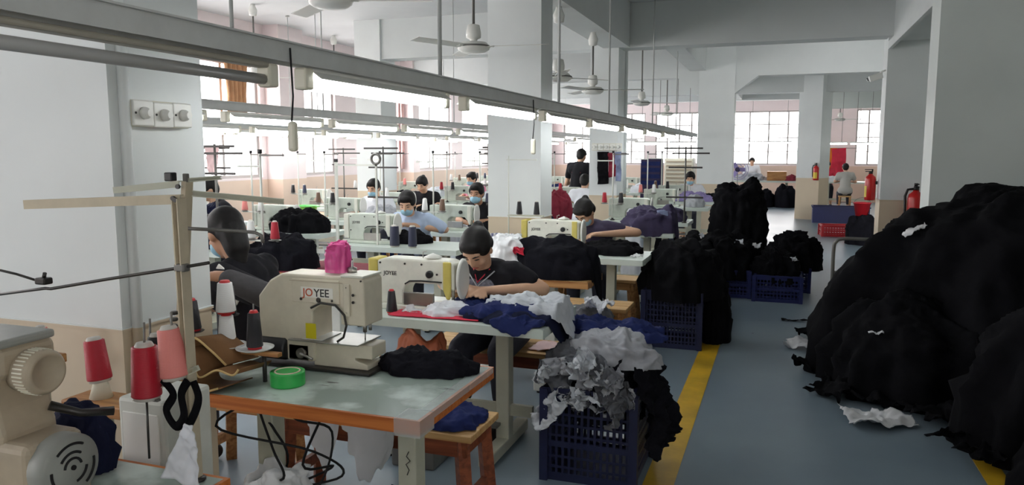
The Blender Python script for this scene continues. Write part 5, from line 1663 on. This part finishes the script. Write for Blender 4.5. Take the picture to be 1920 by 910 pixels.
def hung(px, py0, py1, m, wpx, label, seed, Y):
    a = at(px, py0, Y); b_ = at(px, py1, Y); L = a.z - b_.z; W_ = wpx / 1420 * Y * 1.05
    rag('hanging_garment', label, 'garment', m, (a.x, Y, (a.z + b_.z) / 2), L, W_, seed, rot=(R(90), R(90), 0), amp=.04, freq=2.0, group='clothes hanging on the garment column')


hung(1131, 286, 345, 'cloth_black', 20, 'black trousers hanging on the garment column', 221, 10.56)
hung(1149, 286, 332, 'cloth_maroon', 15, 'maroon garment hanging beside the black trousers', 222, 10.565)
hung(1161, 286, 340, 'cloth_bluegrey', 11, 'grey-violet garment at the end of the hanging clothes', 223, 10.565)
# purple clothes over the next table
heap('garment_mound', 'dark purple garments draped on the table by the aisle', 'garment pile', 'cloth_purple', (-1.3, 8.2, TZ), .3, .22, .25, 231, fold=.06, freq=7, p=3, support=(-1.95, -1.05, 8.0, 8.5, TZ), origin=(-1.3, 8.2, 0), hang=2)
heap('garment_mound', 'blue-grey ruffled cloth tumbling over the purple garments', 'garment pile', 'cloth_bluegrey', (-1.12, 8.12, TZ + .14), .16, .14, .08, 232, fold=.05, freq=12, p=2.4, support=(-1.95, -1.12, 8.06, 8.5, TZ), origin=(-1.12, 8.12, 0), hang=3)
heap('garment_mound', 'lilac cloth heap on the table before the masked worker in white', 'garment pile', 'cloth_lilac', (-1.45, 13.6, TZ), .3, .16, .14, 233, fold=.06, freq=8)
heap('garment_mound', 'black cloth on the table end before the masked worker in white', 'garment pile', 'cloth_black2', (-1.2, 13.8, TZ), .2, .18, .13, 234, fold=.04, freq=8)
# red bundle and bright bits right of the middle column
heap('garment_mound', 'dark red jacket bundle beside the middle column', 'garment pile', 'cloth_maroon', (at(1042, 410, 9.0).x, 9.0, TZ), .18, .16, .36, 241, fold=.05, freq=8, p=4)
heap('garment_mound', 'navy clothes under the dark red bundle', 'garment pile', 'cloth_navy_dark', (at(1042, 410, 8.95).x + .02, 8.75, 0), .22, .16, .74, 242, fold=.05, freq=6, p=6)
heap('garment_mound', 'small blue cloth right of the middle column', 'garment pile', 'cloth_blue', (at(1062, 400, 8.2).x, 8.3, .7), .12, .1, .12, 243, fold=.04, freq=9)
tag(link('support_box', MB().rbox(-.16, .16, -.16, .16, 0, .7, .01).mesh('support_box', ['leg_cream']), None, (at(1062, 400, 8.2).x, 8.3, 0)), 'pale box carrying the small blue cloth', 'box')
# assorted work on the row tables
CL = [('cloth_black', 'black'), ('cloth_grey_light', 'light grey'), ('cloth_blush', 'pale pink'), ('cloth_navy', 'navy'), ('cloth_white', 'white'), ('cloth_purple', 'purple'), ('cloth_grey', 'grey')]
rr = random.Random(21); n = 0
for key, (xr, ys, nm) in rowsT.items():
    for i, (yy, flag) in enumerate(ys):
        if flag is None or (key == 'C' and i < 2) or (key == 'A' and i == 3):
            continue
        m, cn = CL[n % 7]; n += 1
        heap('garment', '%s cloth pile on the %s table of the %s' % (cn, ORD[i], nm), 'garment', m, (xr - .22, yy + .3, TZ), rr.uniform(.15, .2), rr.uniform(.16, .24), rr.uniform(.1, .2), 300 + n, fold=.04, freq=8, na=56, nr=24, group='cloth piles on the tables')
        m, cn = CL[(n * 3) % 7]
        if key in 'ABC':
            heap('garment', '%s cloth bundle on the floor before the %s table, %s' % (cn, ORD[i], nm), 'garment', m, (xr - .6, yy - .1, .0), .18, .11, .42, 400 + n, fold=.05, freq=6, na=48, nr=22, p=3.5, group='bundles before the tables')
# purple screen panel and air cooler beyond the garment column
p = at(1220, 325, 15.0)
t = thing('fabric_cabinet', 'dark purple panelled cabinet beyond the garment column', 'cabinet', (p.x, 15.0, 0))
MB().rbox(-.2, .2, 0, .3, .0, at(1220, 298, 15).z, .01).build('cabinet_body', 'cloth_purple', t)
for k in range(4):
    z = at(1220, 302 + 12 * k, 15).z
    MB().box(-.18, .18, -.012, 0, z - .09, z - .01).build('shelf_front', 'cloth_navy', t)
p = at(1272, 345, 16.2)
t = thing('air_cooler', 'beige louvred air cooler before the bright window', 'air cooler', (p.x, 16.2, 0))
MB().rbox(-.3, .3, 0, .5, .3, at(1272, 297, 16.2).z, .02).build('cooler_body', 'cream_plastic', t)
zt = at(1272, 302, 16.2).z
for k in range(7):
    MB().box(-.26, .26, -.012, 0, zt - .03 - .085 * k, zt - .085 * k, None).build('louvre', 'machine_tan', t)
MB().box(-.25, .25, .05, .45, 0, .3).build('stand', 'frame_grey', t)
# far tables
ft = make_table('long white table under the far window', 2.2, .8, .76, 'top_pale', 'top_pale'); ft.location = (.45, 24.2, 0)
ft = make_table('white table by the hanging orange cloth', 1.6, .8, .76, 'top_pale', 'top_pale'); ft.location = (2.7, 24.0, 0)
heap('garment_mound', 'grey cloth heap on the far table before the white-shirted worker', 'garment pile', 'cloth_grey', (-.9, 24.55, .762), .5, .2, .2, 251, fold=.08, freq=6, na=60, nr=26)
tag(link('carton', MB().rbox(-.28, .28, -.2, .2, 0, .28, .01).mesh('carton', ['bench_wood']), None, (-.15, 24.6, .762)), 'brown carton on the far table under the window', 'carton')
heap('garment_mound', 'reddish cloth beside the brown carton', 'garment pile', 'cloth_maroon', (.25, 24.5, .762), .18, .2, .16, 252, fold=.05, freq=7, na=48, nr=20)
heap('garment_mound', 'white cloth spread on the table by the worker in red', 'garment pile', 'cloth_white', (1.3, 24.3, .762), .35, .2, .14, 253, fold=.05, freq=7, na=48, nr=20)
for k, (x, h_) in enumerate(((-1.2, .6), (-.5, .5), (.1, .6))):
    heap('garment_mound', 'dark bundle before the far table, %s from the fourth column' % ORD[k], 'garment pile', 'cloth_black2', (x, 23.8, 0), .3, .28, h_, 254 + k, fold=.06, freq=5, na=48, nr=20, p=4, group='bundles before the far table')
# pedestal fan
p = at(1383, 318, 23.2)
t = thing('pedestal_fan', 'purple-grey pedestal fan beside the fourth column', 'fan', (p.x, 23.2, 0))
MB().lathe([(.2, 0), (.2, .03), (.03, .06)], 20).build('base', 'machine_grey', t)
MB().cyl((0, 0, .05), (0, 0, p.z - .1), .018, seg=8).build('pole', 'machine_grey', t)
for q in (.16, .24, .3):
    MB().tube([(q * math.cos(a * PI / 12), -.06, p.z + q * math.sin(a * PI / 12)) for a in range(25)], .008, 6).build('guard_ring', 'cloth_lilac', t)
MB().lathe([(.06, -.1), (.08, 0), (.06, .1)], 14, Matrix.Translation((0, 0, p.z)) @ Matrix.Rotation(PI / 2, 4, 'X')).build('motor', 'cloth_purple', t)
for k in range(3):
    M = Matrix.Translation((0, -.06, p.z)) @ Matrix.Rotation(k * 2 * PI / 3, 4, 'Y') @ Matrix.Rotation(.3, 4, 'X')
    MB().box(.04, .22, -.004, .004, -.06, .06, M).build('blade', 'cloth_lilac', t)
# hanging orange and red cloth on the far wall side
p = at(1553, 278, 25.6)
t = thing('clothes_line', 'bare rod holding the orange cloth in the far room', 'rod', (p.x - .5, 25.7, p.z))
MB().cyl((0, 0, 0), (1.4, 0, 0), .01, seg=6).build('rod', 'steel_dull', t)
for x in (0.02, 1.38):
    MB().cyl((x, 0, 0), (x, 0, ZC - p.z), .008, seg=6).build('hanger', 'steel_dull', t)
rag('hanging_cloth', 'orange cloth hanging in the far room', 'cloth', 'cloth_orange', (p.x, 25.68, p.z - .42), .85, .5, 261, rot=(R(90), R(90), 0), amp=.08, freq=2)
rag('hanging_cloth', 'red cloth hanging below the orange one in the far room', 'cloth', 'cloth_red', (p.x + .3, 25.67, p.z - .54), 1.12, .4, 262, rot=(R(90), R(90), 0), amp=.08, freq=2)
# tubs and boxes near the fifth column
p = onz(1512, 412, 0)
t = thing('storage_tub', 'long dark blue storage tub beside the fifth column', 'tub', (1.3, 19.0, 0))
tb = MB(); tb.box(-.6, .6, -.25, .25, 0, .02)
for a, b_, c_, d_ in ((-.6, .6, -.25, -.235), (-.6, .6, .235, .25), (-.6, -.585, -.235, .235), (.585, .6, -.235, .235)):
    tb.box(a, b_, c_, d_, .02, .36)
tb.build('tub_body', 'crate_blue', t)
rm = MB()
for a, b_, c_, d_ in ((-.62, .62, -.27, -.235), (-.62, .62, .235, .27), (-.62, -.585, -.235, .235), (.585, .62, -.235, .235)):
    rm.box(a, b_, c_, d_, .35, .38)
rm.build('rim', 'crate_blue', t)
make_crate('red crate on the floor beyond the trolley', .5, .4, .22, 'crate_red', (1.0, 15.9, 0), .1, 9, 4)
heap('garment_mound', 'dark garments heaped by the extinguisher column edge', 'garment pile', 'cloth_black2', (1.35, 14.6, 0), .25, .3, .5, 271, fold=.06, freq=6, na=56, nr=24, p=4)
t = thing('bucket', 'red plastic bucket standing on the dark garments near the column', 'bucket', (1.35, 14.6, .5))
MB().lathe([(.1, 0), (.14, .22), (.15, .22), (.15, .235), (.13, .235), (.09, .012), (0, .01)], 20).build('pail', 'crate_red', t)
MB().tube([(.14 * math.cos(a * PI / 10), 0, .2 + .12 * math.sin(a * PI / 10)) for a in range(11)], .004, 6).build('handle', 'steel_dull', t)
t = thing('bucket', 'small red bucket on the floor behind the trolley handle', 'bucket', (onz(1617, 490, 0).x, 10.3, 0))
MB().lathe([(.06, 0), (.085, .16), (.09, .16), (.09, .17), (.078, .17), (.055, .01), (0, .01)], 18).build('pail', 'crate_red', t)
# cables, bag and sack below the tables
t = thing('cable_tangle', 'tangled black cables hanging under the worn green table', 'cable', (-1.85, 2.35, 0))
rr = random.Random(5)
for k in range(6):
    keys = [(rr.uniform(-.05, .25), rr.uniform(-.1, .1), .7)]
    for j in range(4):
        keys.append((rr.uniform(-.12, .3), rr.uniform(-.15, .12), .62 - .13 * j + rr.uniform(-.06, .06)))
    keys.append((rr.uniform(-.1, .2), rr.uniform(-.1, .1), .02))
    MB().tube(smooth_path(keys, 7), .005, 6).build('cable', 'rubber', t)
heap('plastic_bag', 'clear white plastic bag of scraps under the worn green table', 'bag', 'bag_white', (-1.77, 2.3, 0), .14, .12, .42, 281, fold=.03, freq=12, p=5)
heap('sack', 'rust-brown sack standing under the white table', 'sack', 'rust_bag', (-1.74, 3.47, .27), .16, .11, .38, 282, fold=.02, freq=8, p=5)
tag(link('support_box', MB().rbox(-.1, .14, -.12, .13, .0, .27, .01).mesh('support_box', ['steel_dull']), None, (-1.74, 3.44, .0)), 'grey pedal box below the rust-brown sack', 'box')
rag('fabric_scrap', 'white fabric strip lying on the floor beside the white table leg', 'offcut', 'cloth_white', (-1.12, 4.62, .002), .32, .03, 283, amp=.008, nx=16, ny=4)
heap('garment_mound', 'black cloth bunched behind the cream pattern machine head', 'garment pile', 'cloth_black2', (-1.28, 2.6, TZ), .2, .11, .08, 284, fold=.03, freq=10)

# darker multi-arm stands and a pale cloth on them near the windows
def multi_arm(x, y_, label, h=.92):
    t = thing('thread_stand', label, 'thread stand', (x, y_, TZ), 0, 'dark multi-arm thread stands')
    MB().lathe([(.03, 0), (.03, .012), (.012, .02)], 12).build('base_clamp', 'dark_steel', t)
    MB().cyl((0, 0, .012), (0, 0, h), .01, seg=8).build('pole', 'steel_dull', t)
    for k, (z, a, b_) in enumerate(((h - .03, -.26, .2), (h - .09, -.16, .28), (h - .26, -.2, .2), (.3, -.22, .22))):
        MB().box(a, b_, -.01, .01, z, z + .02).build('thread_arm', 'dark_steel', t)
    return t


for k, (x, y_, lab) in enumerate(((-4.54, 5.25, 'third row nearest the column'), (-4.54, 8.14, 'third row in the middle'), (-6.25, 7.24, 'window row nearest the column'),
                                  (-6.25, 9.99, 'window row in the middle'), (-2.69, 7.39, 'second row behind the pale blue worker'), (-4.54, 11.84, 'third row by the far windows'), (-1.1, 9.34, 'aisle row by the garment column'))):
    multi_arm(x, y_, 'dark multi-arm thread stand in the ' + lab)
rag('hanging_cloth', 'pale pink cloth hung over a dark thread stand by the windows', 'cloth', 'cloth_blush', (-6.25, 7.21, TZ + .76), .34, .16, 501, rot=(R(90), R(90), 0), amp=.04, freq=2)
